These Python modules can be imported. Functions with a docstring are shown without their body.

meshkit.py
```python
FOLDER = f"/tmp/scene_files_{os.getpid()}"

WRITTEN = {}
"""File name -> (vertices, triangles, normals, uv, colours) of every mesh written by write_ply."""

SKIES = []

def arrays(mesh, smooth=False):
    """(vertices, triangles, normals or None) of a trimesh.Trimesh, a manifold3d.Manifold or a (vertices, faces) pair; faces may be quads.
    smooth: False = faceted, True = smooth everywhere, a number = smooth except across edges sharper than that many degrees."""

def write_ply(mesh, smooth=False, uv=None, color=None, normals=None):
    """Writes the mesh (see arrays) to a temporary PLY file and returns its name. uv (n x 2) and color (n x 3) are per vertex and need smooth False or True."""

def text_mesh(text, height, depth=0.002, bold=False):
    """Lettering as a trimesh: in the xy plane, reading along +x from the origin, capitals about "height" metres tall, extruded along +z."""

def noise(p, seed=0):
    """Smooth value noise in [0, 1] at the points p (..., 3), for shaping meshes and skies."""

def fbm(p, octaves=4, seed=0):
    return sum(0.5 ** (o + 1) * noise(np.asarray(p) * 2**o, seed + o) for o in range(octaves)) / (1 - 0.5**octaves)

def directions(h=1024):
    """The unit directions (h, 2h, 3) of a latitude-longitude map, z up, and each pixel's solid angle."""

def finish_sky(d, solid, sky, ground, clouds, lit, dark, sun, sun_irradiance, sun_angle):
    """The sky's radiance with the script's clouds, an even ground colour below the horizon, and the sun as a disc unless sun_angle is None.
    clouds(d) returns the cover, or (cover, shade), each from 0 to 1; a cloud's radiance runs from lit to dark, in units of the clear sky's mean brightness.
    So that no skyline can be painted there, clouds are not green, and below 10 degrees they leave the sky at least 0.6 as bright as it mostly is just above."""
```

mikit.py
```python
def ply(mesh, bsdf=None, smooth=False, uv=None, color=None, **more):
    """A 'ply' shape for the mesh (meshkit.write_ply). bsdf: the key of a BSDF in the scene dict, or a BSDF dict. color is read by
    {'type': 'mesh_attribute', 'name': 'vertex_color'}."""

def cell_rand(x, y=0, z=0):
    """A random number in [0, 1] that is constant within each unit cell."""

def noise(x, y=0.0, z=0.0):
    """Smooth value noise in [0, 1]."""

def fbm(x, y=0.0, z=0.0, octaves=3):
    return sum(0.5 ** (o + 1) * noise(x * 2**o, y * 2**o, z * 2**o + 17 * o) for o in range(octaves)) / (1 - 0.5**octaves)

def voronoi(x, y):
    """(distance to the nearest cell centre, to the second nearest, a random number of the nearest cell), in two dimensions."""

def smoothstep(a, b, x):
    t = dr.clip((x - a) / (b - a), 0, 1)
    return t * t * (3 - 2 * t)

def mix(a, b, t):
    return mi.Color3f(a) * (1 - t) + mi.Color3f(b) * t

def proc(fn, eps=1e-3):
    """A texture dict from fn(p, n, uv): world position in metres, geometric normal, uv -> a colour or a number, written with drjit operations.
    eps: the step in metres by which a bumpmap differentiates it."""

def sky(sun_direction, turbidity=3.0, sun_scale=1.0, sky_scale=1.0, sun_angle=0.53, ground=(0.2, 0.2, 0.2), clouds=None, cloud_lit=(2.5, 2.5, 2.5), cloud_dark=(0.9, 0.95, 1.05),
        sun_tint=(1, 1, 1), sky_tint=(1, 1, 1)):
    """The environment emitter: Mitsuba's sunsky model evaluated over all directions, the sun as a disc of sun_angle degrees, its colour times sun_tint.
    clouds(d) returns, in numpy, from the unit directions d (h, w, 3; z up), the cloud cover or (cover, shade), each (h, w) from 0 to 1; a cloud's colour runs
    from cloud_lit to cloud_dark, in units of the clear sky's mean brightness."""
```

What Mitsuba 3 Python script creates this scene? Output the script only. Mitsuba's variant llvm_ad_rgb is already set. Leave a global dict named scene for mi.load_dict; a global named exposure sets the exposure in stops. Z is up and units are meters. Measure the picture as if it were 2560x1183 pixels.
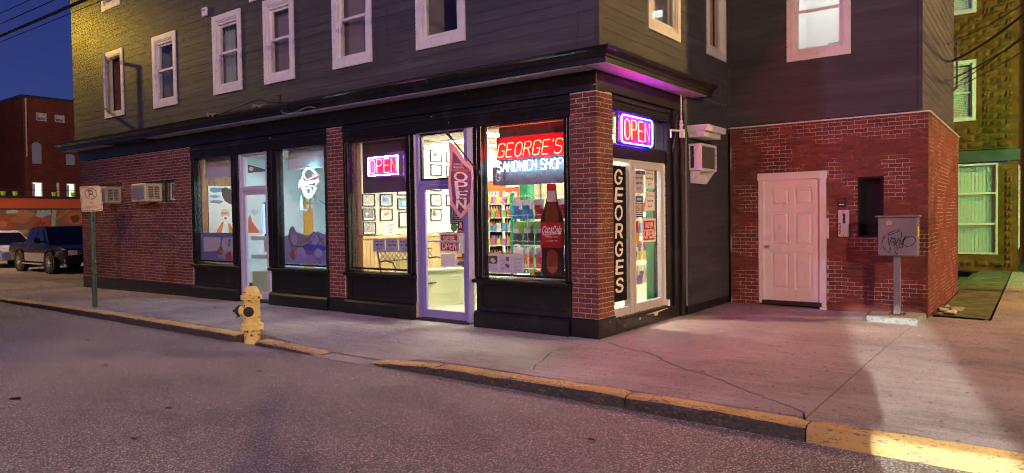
import math, random
import numpy as np
import trimesh, shapely
from shapely.geometry import Polygon, LineString, box as sbox
from shapely.ops import unary_union
import drjit as dr
import mitsuba as mi
import mikit, meshkit
from mikit import noise, fbm, voronoi, cell_rand, smoothstep, mix

rng = np.random.default_rng(7)
T = mi.ScalarTransform4f
scene, labels = {}, {}
PI = math.pi

# ------------------------------------------------------------------ camera, sky, lamps, exposure
exposure = 0.0
CAM = np.array([4.717, -8.161, 1.659])
YAW, PITCH, ROLL = math.radians(36.998), math.radians(1.6245), math.radians(0.845)
FWD = np.array([-math.sin(YAW) * math.cos(PITCH), math.cos(YAW) * math.cos(PITCH), -math.sin(PITCH)])
RIGHT = np.array([math.cos(YAW), math.sin(YAW), 0.0])
DOWN = np.cross(FWD, RIGHT)
UP = -(-math.sin(ROLL) * RIGHT + math.cos(ROLL) * DOWN)
scene['camera'] = {'type': 'perspective', 'fov': 72.31, 'fov_axis': 'x', 'near_clip': 0.05, 'far_clip': 1000.0,
                   'to_world': T().look_at(origin=CAM.tolist(), target=(CAM + FWD).tolist(), up=UP.tolist())}
SKY = mikit.sky((0.9, 0.3, 0.12), turbidity=2.5, sun_scale=0.0, sky_scale=1.1, sky_tint=(0.42, 0.52, 2.3), ground=(0.05, 0.05, 0.05))
scene['sky'] = {**SKY, 'sampling_weight': 1.5}

# street lamps, one of them added: (where, aim, disc radius, colour and strength)
LAMPS = {
    'violet': ((-4.5, -13.5, 11.0), 0.30, (430, 370, 830)),
    'sodium_left': ((-17.9, -1.85, 7.5), 0.12, (1600, 1000, 60)),
    'amber_right': ((11.8, 9.9, 8.4), 0.28, (2200, 1300, 330)),
    'warm_far': ((26.0, -23.0, 7.6), 0.40, (3700, 2400, 1650)),
    'alley': ((10.5, -32.0, 5.0), 0.12, (185000, 192000, 180000)),  # white lamp read off the light strip; its alley is added
    'lot': ((-31.0, -5.0, 7.5), 0.25, (3200, 2000, 1000)),  # added lamp, there to brighten the mural and the lot
}
RED_FILL, GREEN_SIGNAL = (800, 90, 90), (240, 3600, 620)  # the red source is added to turn the pavement pink
INDOOR = (50, 50, 41)
INDOOR_BAR = (26, 31, 33)
NEON = {'red': (60.0, 0.75, 0.25), 'blue': (0.35, 1.3, 60.0), 'white': (12.0, 20.0, 24.0), 'cyan': (5.0, 20.0, 26.0), 'whiteblue': (8.0, 8.0, 60.0), 'corner_red': (330.0, 0.8, 0.3)}

# ------------------------------------------------------------------ helpers
def rgb(c): return {'type': 'rgb', 'value': [float(v) for v in c]}

def mat(name, d):
    scene[name] = d
    return name

def paint(name, c, rough=0.55, metallic=0.0, spec=0.5):
    if name not in scene:
        scene[name] = {'type': 'twosided', 'bsdf': {'type': 'principled', 'base_color': rgb(c), 'roughness': rough, 'metallic': metallic, 'specular': spec}}
    return name

def nth(i, n=99): return ('first', 'second', 'third', 'fourth', 'fifth', 'sixth', 'seventh', 'eighth', 'ninth', 'tenth', 'eleventh', 'twelfth')[i]

def flat(c):
    name = 'print_' + '_'.join('%02d' % round(v * 99) for v in c)
    if name not in scene:
        scene[name] = {'type': 'twosided', 'bsdf': {'type': 'diffuse', 'reflectance': rgb(c)}}
    return name

def free(name):
    if not any(k == name or k.startswith(name + '__') for k in USED): USED.add(name); return name
    i = 1
    while '%s_%03d' % (name, i) in USED: i += 1
    k = '%s_%03d' % (name, i)
    USED.add(k)
    return k
USED = set()

def free_fast(name, counter={}):
    i = counter.get(name, -1) + 1
    counter[name] = i
    return name if i == 0 else '%s_%03d' % (name, i)

def thing(name, label, cat, group=None):
    k = free_fast(name)
    labels[k] = {'label': label, 'category': cat}
    if group: labels[k]['group'] = group
    return k

def put(parent, name, mesh, m, smooth=False, emit=None, label=None, kind=None, **more):
    """one mesh entry: a part under parent, or a top-level entry when parent is None"""
    k = free_fast((parent + '__' if parent else '') + name)
    d = mikit.ply(mesh, m, smooth, **more)
    if emit is not None: d['emitter'] = {'type': 'area', 'radiance': rgb(emit)}
    scene[k] = d
    if label or kind:
        labels.setdefault(k, {})
        if label: labels[k]['label'] = label
        if kind: labels[k]['kind'] = kind
    return k

def whole(name, mesh, m, label, cat, smooth=False, emit=None, group=None, **more):
    k = free_fast(name)
    d = mikit.ply(mesh, m, smooth, **more)
    if emit is not None: d['emitter'] = {'type': 'area', 'radiance': rgb(emit)}
    scene[k] = d
    labels[k] = {'label': label, 'category': cat}
    if group: labels[k]['group'] = group
    return k

def struct(name, mesh, m, smooth=False, label=None):
    k = put(None, name, mesh, m, smooth)
    labels[k] = {'kind': 'structure', **({'label': label} if label else {})}
    return k

def copy(parent, name, ply, to_world):
    k = free_fast((parent + '__' if parent else '') + name)
    scene[k] = {**ply, 'to_world': to_world}
    return k

def cat(*ms): return trimesh.util.concatenate([m for m in ms if m is not None])

def box(x0, x1, y0, y1, z0, z1, bev=0.0):
    x0, x1 = min(x0, x1), max(x0, x1); y0, y1 = min(y0, y1), max(y0, y1); z0, z1 = min(z0, z1), max(z0, z1)
    if bev <= 0:
        m = trimesh.creation.box((x1 - x0, y1 - y0, z1 - z0))
        m.apply_translation(((x0 + x1) / 2, (y0 + y1) / 2, (z0 + z1) / 2))
        return m
    b = min(bev, 0.45 * (x1 - x0), 0.45 * (y1 - y0), 0.45 * (z1 - z0))
    p = []
    for a in (0, 1):
        for c in (0, 1):
            for e in (0, 1):
                X, Y, Z = (x0, x1)[a], (y0, y1)[c], (z0, z1)[e]
                sx, sy, sz = (1, -1)[a] * b, (1, -1)[c] * b, (1, -1)[e] * b
                p += [(X, Y + sy, Z + sz), (X + sx, Y, Z + sz), (X + sx, Y + sy, Z)]
    return trimesh.Trimesh(*hull(p), process=False)

def hull(p):
    h = trimesh.convex.convex_hull(np.array(p))
    return h.vertices, h.faces

def tube(pts, r, sides=8, closed=False):
    p = np.asarray(pts, float)
    n = len(p)
    t = np.zeros_like(p)
    for i in range(n):
        a = p[(i - 1) % n] if (closed or i > 0) else p[i]
        b = p[(i + 1) % n] if (closed or i < n - 1) else p[i]
        t[i] = b - a
    t /= np.linalg.norm(t, axis=1, keepdims=True) + 1e-12
    ref = np.array([0, 0, 1.0]) if abs(t[0][2]) < 0.9 else np.array([1.0, 0, 0])
    u = np.cross(t[0], ref); u /= np.linalg.norm(u)
    V, ang = [], np.arange(sides) * 2 * PI / sides
    rr = np.broadcast_to(r, (n,))
    for i in range(n):
        u = u - t[i] * (u @ t[i]); u /= np.linalg.norm(u) + 1e-12
        w = np.cross(t[i], u)
        V.append(p[i] + rr[i] * (np.cos(ang)[:, None] * u + np.sin(ang)[:, None] * w))
    V = np.vstack(V); F = []
    for i in range(n if closed else n - 1):
        j = (i + 1) % n
        for k in range(sides):
            l = (k + 1) % sides
            F += [(i * sides + k, i * sides + l, j * sides + l), (i * sides + k, j * sides + l, j * sides + k)]
    if not closed:
        V = np.vstack([V, p[:1], p[-1:]]); a, b = n * sides, n * sides + 1
        for k in range(sides):
            l = (k + 1) % sides
            F += [(a, l, k), (b, (n - 1) * sides + k, (n - 1) * sides + l)]
    return trimesh.Trimesh(V, np.array(F), process=False)

def lathe(prof, sides=28, at=(0, 0, 0)):
    prof = np.asarray(prof, float)
    m = trimesh.creation.revolve(prof, sections=sides)
    m.apply_translation(at)
    return m

def extrude(poly, depth):
    ps = getattr(poly, 'geoms', [poly])
    return cat(*[trimesh.creation.extrude_polygon(g, depth, engine='earcut') for g in ps if g.area > 1e-9])

def prof_x(pts, x0, x1):
    """a profile in (y, z) run along x"""
    m = extrude(Polygon(pts), x1 - x0)
    v = m.vertices.copy()
    m.vertices = np.stack([v[:, 2] + x0, v[:, 0], v[:, 1]], 1)
    return m

def prof_y(pts, y0, y1):
    """a profile in (x, z) run along y"""
    m = extrude(Polygon(pts), y1 - y0)
    v = m.vertices.copy()
    m.vertices = np.stack([v[:, 0], v[:, 2] + y0, v[:, 1]], 1)
    m.invert()
    return m

def onA(m, y0):
    """local (u right, v up, w out) -> a wall that faces -y at y0"""
    m = m.copy(); v = m.vertices
    m.vertices = np.stack([v[:, 0], y0 - v[:, 2], v[:, 1]], 1)
    return m

def onB(m, x0):
    """local (u right, v up, w out) -> a wall that faces +x at x0"""
    m = m.copy(); v = m.vertices
    m.vertices = np.stack([x0 + v[:, 2], v[:, 0], v[:, 1]], 1)
    return m

class Wall:
    """a local frame on a wall: u to the right, v up, w outwards"""
    def __init__(s, side, at): s.f, s.at, s.side = (onA if side == 'A' else onB), at, side
    def __call__(s, m): return s.f(m, s.at)
    def box(s, u0, u1, v0, v1, w0, w1, bev=0.0): return s(box(u0, u1, v0, v1, w0, w1, bev))
    def sheet(s, u0, u1, v0, v1, w):
        return s(trimesh.Trimesh([[u0, v0, w], [u1, v0, w], [u1, v1, w], [u0, v1, w]], [[0, 1, 2], [0, 2, 3]], process=False))
    def poly(s, pts, w0, w1):
        m = extrude(pts if not isinstance(pts, (list, tuple)) else Polygon(pts).buffer(0), w1 - w0); m.apply_translation((0, 0, w0)); return s(m)
    def ring(s, u0, u1, v0, v1, t, w0, w1, bev=0.004):
        """four boards mitred into a frame, outer size u0..u1, v0..v1"""
        t = np.broadcast_to(t, (4,))          # left, right, bottom, top
        a = [(u0, v0), (u1, v0), (u1, v1), (u0, v1)]
        b = [(u0 + t[0], v0 + t[2]), (u1 - t[1], v0 + t[2]), (u1 - t[1], v1 - t[3]), (u0 + t[0], v1 - t[3])]
        return s.poly(Polygon(a, [b]), w0, w1)
    def text(s, txt, h, u, v, w, bold=False, depth=0.002, width=None, center=False, slant=0.0):
        m = meshkit.text_mesh(txt, h, depth, bold)
        if width: m.apply_scale((width / (m.bounds[1][0] - m.bounds[0][0]), 1, 1))
        if slant: m.vertices[:, 0] += slant * m.vertices[:, 1]
        du = -m.bounds[0][0] - (0.5 * (m.bounds[1][0] - m.bounds[0][0]) if center else 0)
        m.apply_translation((u + du, v, w))
        return s(m)

def gz(x, y):
    """height of the pavement"""
    x, y = np.asarray(x, float), np.asarray(y, float)
    def st(a, b, t):
        t = np.clip((t - a) / (b - a), 0, 1); return t * t * (3 - 2 * t)
    z = -0.075 * np.clip((-x - 8) / 8, 0, 1.3)
    z = z - 0.055 * np.clip((x - 0.3) / 3.0, 0, 1.2) * st(1.0, 4.4, y)
    dip = st(-4.4, -2.9, x) * (1 - st(-1.75, -0.9, x))
    return z - 0.095 * dip * st(0.9, 2.3, -y)

def drape(m, size=0.35):
    v, f = trimesh.remesh.subdivide_to_size(m.vertices, m.faces, size)
    m = trimesh.Trimesh(v, f, process=True)
    m.vertices[:, 2] += gz(m.vertices[:, 0], m.vertices[:, 1])
    return m

def cut_rects(r, holes):
    """the rectangle r = (u0, u1, v0, v1) without the holes, as rectangles"""
    out = [r]
    for h in holes:
        nxt = []
        for (a, b, c, d) in out:
            if h[0] >= b or h[1] <= a or h[2] >= d or h[3] <= c: nxt.append((a, b, c, d)); continue
            if h[0] > a: nxt.append((a, h[0], c, d))
            if h[1] < b: nxt.append((h[1], b, c, d))
            l, r_ = max(a, h[0]), min(b, h[1])
            if h[2] > c: nxt.append((l, r_, c, h[2]))
            if h[3] < d: nxt.append((l, r_, h[3], d))
        out = nxt
    return [q for q in out if q[1] - q[0] > 0.02 and q[3] - q[2] > 0.008]

def rect_poly(r, holes):
    p = sbox(r[0], r[2], r[1], r[3])
    for h in holes: p = p.difference(sbox(h[0], h[2], h[1], h[3]))
    return p

# ------------------------------------------------------------------ materials
def two(d): return {'type': 'twosided', 'bsdf': d}

def f_asphalt(p, n, uv):
    a, b, r = voronoi(p.x * 64, p.y * 64)
    big = fbm(p.x * 0.7, p.y * 0.7, 0, 3)
    fine = noise(p.x * 190, p.y * 190, 3)
    v = 0.135 + 0.60 * r * r * smoothstep(0.62, 0.2, a) + 0.09 * (fine - 0.5) + 0.06 * (big - 0.5)
    v = v + 0.45 * smoothstep(0.975, 0.99, r) * smoothstep(0.4, 0.2, a)
    oil = smoothstep(0.60, 0.72, fbm(p.x * 0.9 + 5, p.y * 1.5, 6, 4))
    v = dr.maximum(v, 0.03) * (1 - 0.22 * oil) * (0.88 + 0.24 * fbm(p.x * 0.25, p.y * 2.2, 3, 3))
    return mi.Color3f(v * 1.10, v * 0.95, v * 0.83)
def f_asphalt_h(p, n, uv):
    a, b, r = voronoi(p.x * 64, p.y * 64)
    return 0.004 * smoothstep(0.6, 0.1, a) * (0.3 + r) + 0.002 * noise(p.x * 190, p.y * 190)
mat('asphalt', two({'type': 'bumpmap', 'arbitrary': {**mikit.proc(f_asphalt_h, 0.003)}, 'scale': 1.0,
    'bsdf': {'type': 'principled', 'base_color': mikit.proc(f_asphalt), 'roughness': 0.62, 'specular': 0.4}}))

def f_concrete(p, n, uv):
    big = fbm(p.x * 1.1, p.y * 1.1, 1, 4)
    br = fbm(p.x * 2.0, p.y * 26.0, 5, 2)
    fine = noise(p.x * 140, p.y * 140, 2)
    pit = smoothstep(0.70, 0.78, fbm(p.x * 16, p.y * 44, 8, 3))
    a, b, r = voronoi(p.x * 2.6, p.y * 2.6)
    gum = smoothstep(0.055, 0.035, a) * smoothstep(0.55, 0.6, r)
    a2, b2, r2 = voronoi(p.x * 9 + 3, p.y * 9)
    spot = smoothstep(0.11, 0.06, a2) * smoothstep(0.72, 0.78, r2)
    v = 0.30 + 0.20 * (big - 0.5) + 0.10 * (br - 0.5) + 0.14 * (fine - 0.5)
    st = smoothstep(0.50, 0.80, fbm(p.x * 1.3 + 4, p.y * 1.3 + 7, 3, 5))
    v = v * (1 - 0.22 * st) * (1 - 0.6 * gum) * (1 - 0.5 * spot) * (1 - 0.35 * pit)
    return mi.Color3f(v * 1.03, v * 0.91, v * 0.83)
def f_concrete_h(p, n, uv):
    return 0.0022 * noise(p.x * 70, p.y * 70, p.z * 70) + 0.004 * fbm(p.x * 3, p.y * 20, 0, 2)
mat('concrete', two({'type': 'bumpmap', 'arbitrary': mikit.proc(f_concrete_h, 0.004), 'scale': 0.7,
    'bsdf': {'type': 'principled', 'base_color': mikit.proc(f_concrete), 'roughness': 0.7, 'specular': 0.35}}))
mat('slab_concrete', two({'type': 'diffuse', 'reflectance': mikit.proc(lambda p, n, uv: mi.Color3f(0.31, 0.32, 0.29) * (0.75 + 0.3 * fbm(p.x * 9, p.y * 9, p.z * 9, 3)) * (1 - 0.5 * smoothstep(0.68, 0.72, noise(p.x * 45, p.y * 45, p.z * 45))))}))
mat('dirt', two({'type': 'diffuse', 'reflectance': mikit.proc(lambda p, n, uv: mi.Color3f(0.17, 0.18, 0.11) * (0.45 + 1.0 * fbm(p.x * 6, p.y * 6, 0, 4)))}))

mat('lot_gravel', two({'type': 'diffuse', 'reflectance': mikit.proc(lambda p, n, uv: mi.Color3f(0.34, 0.30, 0.26) * (0.55 + 0.6 * fbm(p.x * 0.8, p.y * 1.6, 0, 4)) * (0.8 + 0.4 * noise(p.x * 30, p.y * 30)))}))

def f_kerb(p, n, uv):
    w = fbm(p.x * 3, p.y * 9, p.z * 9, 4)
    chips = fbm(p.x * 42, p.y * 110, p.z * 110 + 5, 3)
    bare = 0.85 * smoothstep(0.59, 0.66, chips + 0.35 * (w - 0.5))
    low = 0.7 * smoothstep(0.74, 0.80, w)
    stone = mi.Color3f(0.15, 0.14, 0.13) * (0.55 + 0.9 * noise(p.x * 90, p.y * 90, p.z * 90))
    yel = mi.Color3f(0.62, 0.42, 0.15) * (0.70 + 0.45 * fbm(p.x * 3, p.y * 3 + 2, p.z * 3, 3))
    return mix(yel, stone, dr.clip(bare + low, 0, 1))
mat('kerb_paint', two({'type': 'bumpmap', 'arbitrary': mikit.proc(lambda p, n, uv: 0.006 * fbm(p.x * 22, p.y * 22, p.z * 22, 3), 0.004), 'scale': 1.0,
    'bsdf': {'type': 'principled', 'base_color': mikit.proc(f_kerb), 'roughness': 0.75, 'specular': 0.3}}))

mat('shaded_kerb_granite', two({'type': 'diffuse', 'reflectance': mikit.proc(lambda p, n, uv: mix(mi.Color3f(0.085, 0.08, 0.08), (0.26, 0.17, 0.06), 0.7 * smoothstep(0.60, 0.72, fbm(p.x * 22, p.y * 40, p.z * 40, 4))) * (0.4 + 1.0 * fbm(p.x * 40, p.y * 40, p.z * 40, 2)))}))  # stone whose dark tone stands in for shade on the kerb face

def f_brick(p, n, uv):
    along = dr.select(dr.abs(n.y) > 0.5, p.x, p.y)
    row = dr.floor(p.z / 0.0677)
    col = dr.floor(along / 0.2032 + 0.5 * (row - 2 * dr.floor(row / 2)))
    r = cell_rand(row, col, 3); r2 = cell_rand(row, col, 8)
    g = noise(p.x * 55, p.y * 55, p.z * 120)
    c = mix((0.205, 0.053, 0.036), (0.140, 0.038, 0.034), r)
    c = mix(c, (0.26, 0.10, 0.06), 0.5 * smoothstep(0.8, 1.0, r2))
    soot = smoothstep(0.58, 0.7, fbm(p.x * 1.3, p.y * 1.3, p.z * 1.6 + 3, 4))
    smear = smoothstep(0.62, 0.70, fbm(p.x * 5, p.y * 5, p.z * 7, 3)) * smoothstep(0.45, 0.6, noise(p.x * 30, p.y * 30, p.z * 30))
    c = c * (0.72 + 0.5 * g) * (1 - 0.35 * soot)
    return mix(c, (0.36, 0.24, 0.20), 0.28 * smear)
mat('brick_face', two({'type': 'principled', 'base_color': mikit.proc(f_brick), 'roughness': 0.72, 'specular': 0.35}))
mat('mortar', two({'type': 'diffuse', 'reflectance': mikit.proc(lambda p, n, uv: mi.Color3f(0.50, 0.44, 0.40) * (0.55 + 0.5 * fbm(p.x * 4, p.y * 4, p.z * 4, 3)) * (0.8 + 0.4 * noise(p.x * 80, p.y * 80, p.z * 80)))}))
mat('mortar_red', two({'type': 'diffuse', 'reflectance': mikit.proc(lambda p, n, uv: mix((0.17, 0.07, 0.055), (0.46, 0.34, 0.28), smoothstep(0.46, 0.60, fbm(p.x * 2.1, p.y * 2.1, p.z * 2.6 + 1, 3))) * (0.8 + 0.4 * noise(p.x * 60, p.y * 60, p.z * 60)))}))

def f_siding(p, n, uv):
    along = dr.select(dr.abs(n.y) > 0.5, p.x, p.y)
    row = dr.floor(p.z / 0.16)
    s1 = fbm(along * 1.6 + 7 * cell_rand(row, 1, 1), p.z * 14, row, 3)
    s2 = noise(along * 5 + row * 3.7, p.z * 40, 2)
    v = 0.060 * (0.72 + 0.46 * s1 + 0.07 * s2) * (0.86 + 0.28 * cell_rand(row, dr.floor(along / 3.66), 5))
    d = smoothstep(0.60, 0.72, fbm(along * 0.8, p.z * 9, 4, 3))
    return mi.Color3f(v * 1.0, v * 0.99, v * 1.06) * (1 + 0.18 * d)
mat('siding_board', two({'type': 'principled', 'base_color': mikit.proc(f_siding), 'roughness': 0.62, 'specular': 0.35}))

def f_black(p, n, uv):
    ch = smoothstep(0.85, 0.87, fbm(p.x * 11, p.y * 11, p.z * 15, 3))
    sc = smoothstep(0.62, 0.75, fbm(p.x * 3, p.y * 3, p.z * 3, 4))
    return mix(mi.Color3f(0.012, 0.012, 0.014) * (0.8 + 0.7 * sc), (0.30, 0.27, 0.24), ch)
mat('black_paint', two({'type': 'principled', 'base_color': mikit.proc(f_black), 'roughness': 0.30, 'specular': 0.5}))
mat('white_trim', two({'type': 'principled', 'roughness': 0.5, 'base_color': mikit.proc(lambda p, n, uv: mi.Color3f(0.76, 0.74, 0.68) * (0.86 + 0.16 * fbm(p.x * 4, p.y * 4, p.z * 4, 3)) * (1 - 0.12 * smoothstep(0.60, 0.85, fbm(p.x * 14, p.y * 14, p.z * 5, 3))))}))

def f_hydrant(p, n, uv):
    ch = fbm(p.x * 20, p.y * 20, p.z * 24, 4)
    r = smoothstep(0.66, 0.69, ch)
    y = mi.Color3f(0.90, 0.70, 0.20) * (0.85 + 0.25 * fbm(p.x * 6, p.y * 6, p.z * 6, 2))
    return mix(y, mi.Color3f(0.10, 0.045, 0.02) * (0.5 + noise(p.x * 90, p.y * 90, p.z * 90)), r)
mat('hydrant_paint', two({'type': 'principled', 'base_color': mikit.proc(f_hydrant), 'roughness': 0.45}))
mat('rust', two({'type': 'diffuse', 'reflectance': mikit.proc(lambda p, n, uv: mi.Color3f(0.11, 0.055, 0.03) * (0.4 + 1.1 * fbm(p.x * 25, p.y * 25, p.z * 25, 3)))}))
mat('cabinet_metal', two({'type': 'principled', 'roughness': 0.5, 'metallic': 0.2, 'base_color': mikit.proc(lambda p, n, uv: mi.Color3f(0.20, 0.195, 0.21) * (0.75 + 0.45 * fbm(p.x * 5, p.y * 5, p.z * 5, 4)))}))
mat('wood_panel', two({'type': 'principled', 'roughness': 0.45, 'base_color': mikit.proc(lambda p, n, uv: mi.Color3f(0.30, 0.145, 0.06) * (0.55 + 0.8 * fbm(p.x * 9, p.y * 9, p.z * 1.2, 3)))}))
mat('pine_board', two({'type': 'principled', 'roughness': 0.4, 'base_color': mikit.proc(lambda p, n, uv: mi.Color3f(0.62, 0.43, 0.20) * (0.75 + 0.45 * fbm(p.x * 14, p.y * 14, p.z * 1.5, 3)))}))
mat('plaster', two({'type': 'diffuse', 'reflectance': mikit.proc(lambda p, n, uv: mi.Color3f(0.70, 0.66, 0.57) * (0.93 + 0.14 * fbm(p.x * 2, p.y * 2, p.z * 2, 3)))}))
mat('stone_yellow', two({'type': 'bumpmap', 'arbitrary': mikit.proc(lambda p, n, uv: 0.05 * fbm(p.x * 9, p.y * 9, p.z * 12, 3), 0.01), 'scale': 1.0,
    'bsdf': {'type': 'diffuse', 'reflectance': mikit.proc(lambda p, n, uv: mi.Color3f(0.19, 0.085, 0.03) * (0.55 + 0.85 * fbm(p.x * 4, p.y * 4, p.z * 4, 4)))}}))
mat('far_brick', two({'type': 'diffuse', 'reflectance': mikit.proc(lambda p, n, uv: mix((0.20, 0.055, 0.035), (0.30, 0.12, 0.08),
    smoothstep(0.80, 0.93, (p.z / 0.15) - dr.floor(p.z / 0.15))) * (0.75 + 0.5 * fbm(p.y * 2, p.z * 2, p.x, 3)))}))

mat('glass', {'type': 'thindielectric', 'int_ior': 1.5})
paint('white_metal', (0.70, 0.70, 0.68), 0.4)
paint('aluminium', (0.62, 0.61, 0.60), 0.35, 0.4)
paint('ac_case', (0.60, 0.54, 0.30), 0.45); paint('lamp_tan', (0.26, 0.23, 0.16), 0.5)
paint('dark_metal', (0.03, 0.03, 0.03), 0.4)
paint('green_post', (0.05, 0.10, 0.055), 0.45, 0.3)
paint('green_column', (0.02, 0.17, 0.07), 0.4)
paint('dark_room', (0.30, 0.27, 0.24), 0.8)
paint('pale_room', (0.60, 0.69, 0.72), 0.7)
paint('sign_white', (0.72, 0.68, 0.60), 0.4); paint('sign_tan', (0.74, 0.60, 0.27), 0.35)
paint('sign_red', (0.50, 0.05, 0.04), 0.4)
paint('tint_board', (0.10, 0.085, 0.10), 0.35)
paint('red_board', (0.30, 0.02, 0.03), 0.35)
paint('tile', (0.36, 0.33, 0.27), 0.35)
paint('ceiling_tile', (0.70, 0.68, 0.60), 0.8)
paint('green_wainscot', (0.52, 0.55, 0.30), 0.5)
paint('soffit', (0.60, 0.60, 0.62), 0.6)
paint('car_dark', (0.008, 0.009, 0.011), 0.15, 0.0, 0.5)
paint('car_silver', (0.42, 0.43, 0.45), 0.25, 0.5)
paint('car_pale', (0.45, 0.50, 0.66), 0.2, 0.0, 0.7)
paint('car_glass', (0.006, 0.007, 0.009), 0.05, 0.0, 0.8)
paint('rubber', (0.015, 0.015, 0.015), 0.8)
paint('chrome', (0.75, 0.75, 0.75), 0.15, 1.0)
paint('cable_black', (0.012, 0.012, 0.012), 0.5)

# ------------------------------------------------------------------ setting: road, pavement, kerb, lot
def grid(x0, x1, y0, y1, z, nx, ny, bump=0.0, seed=0):
    X, Y = np.meshgrid(np.linspace(x0, x1, nx), np.linspace(y0, y1, ny), indexing='ij')
    Z = z + bump * (meshkit.fbm(np.stack([X * 0.35, Y * 0.35, X * 0 + seed], -1), 3) - 0.5)
    V = np.stack([X, Y, Z], -1).reshape(-1, 3)
    i = (np.arange(nx - 1)[:, None] * ny + np.arange(ny - 1)).ravel()
    F = np.vstack([np.stack([i, i + ny, i + ny + 1], 1), np.stack([i, i + ny + 1, i + 1], 1)])
    return trimesh.Trimesh(V, F, process=False)

struct('ground', cat(box(-300, 300, -300, 300, -0.40, -0.30)), 'dirt')
struct('road', grid(-90, 70, -13.2, -2.42, -0.12, 260, 40, 0.022), 'asphalt', True)
struct('parking_lot', grid(-90, -16.02, -2.3, 60, -0.105, 90, 60, 0.02, 4), 'lot_gravel', True)

cracks = [
    [(0.34, -2.24), (0.34, -2.0), (0.19, -1.66), (0.05, -1.30), (-0.05, -1.05), (-0.03, -0.80), (0.0, -0.58), (0.10, -0.35), (0.21, -0.05)],
    [(0.21, -0.12), (0.45, -0.30), (0.72, -0.44), (0.95, -0.50), (1.13, -0.62), (1.42, -0.90), (1.73, -1.12), (1.98, -1.22), (2.18, -1.37), (2.45, -1.60), (2.72, -1.78), (3.0, -1.98), (3.17, -2.10), (3.2, -2.26)],
    [(0.95, -0.48), (1.2, -0.30), (1.5, -0.22), (1.62, -0.05)],
    [(-1.1, -2.24), (-0.75, -1.80), (-0.3, -1.55), (0.1, -1.42)],
]
def wiggle(pts, amp, seed):
    r = np.random.default_rng(seed); out = []
    for a, b in zip(pts[:-1], pts[1:]):
        for k in range(4):
            q = np.array(a) + (np.array(b) - np.array(a)) * k / 4
            out.append(q + r.normal(0, amp, 2) * (k > 0))
    return out + [np.array(pts[-1])]
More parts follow.
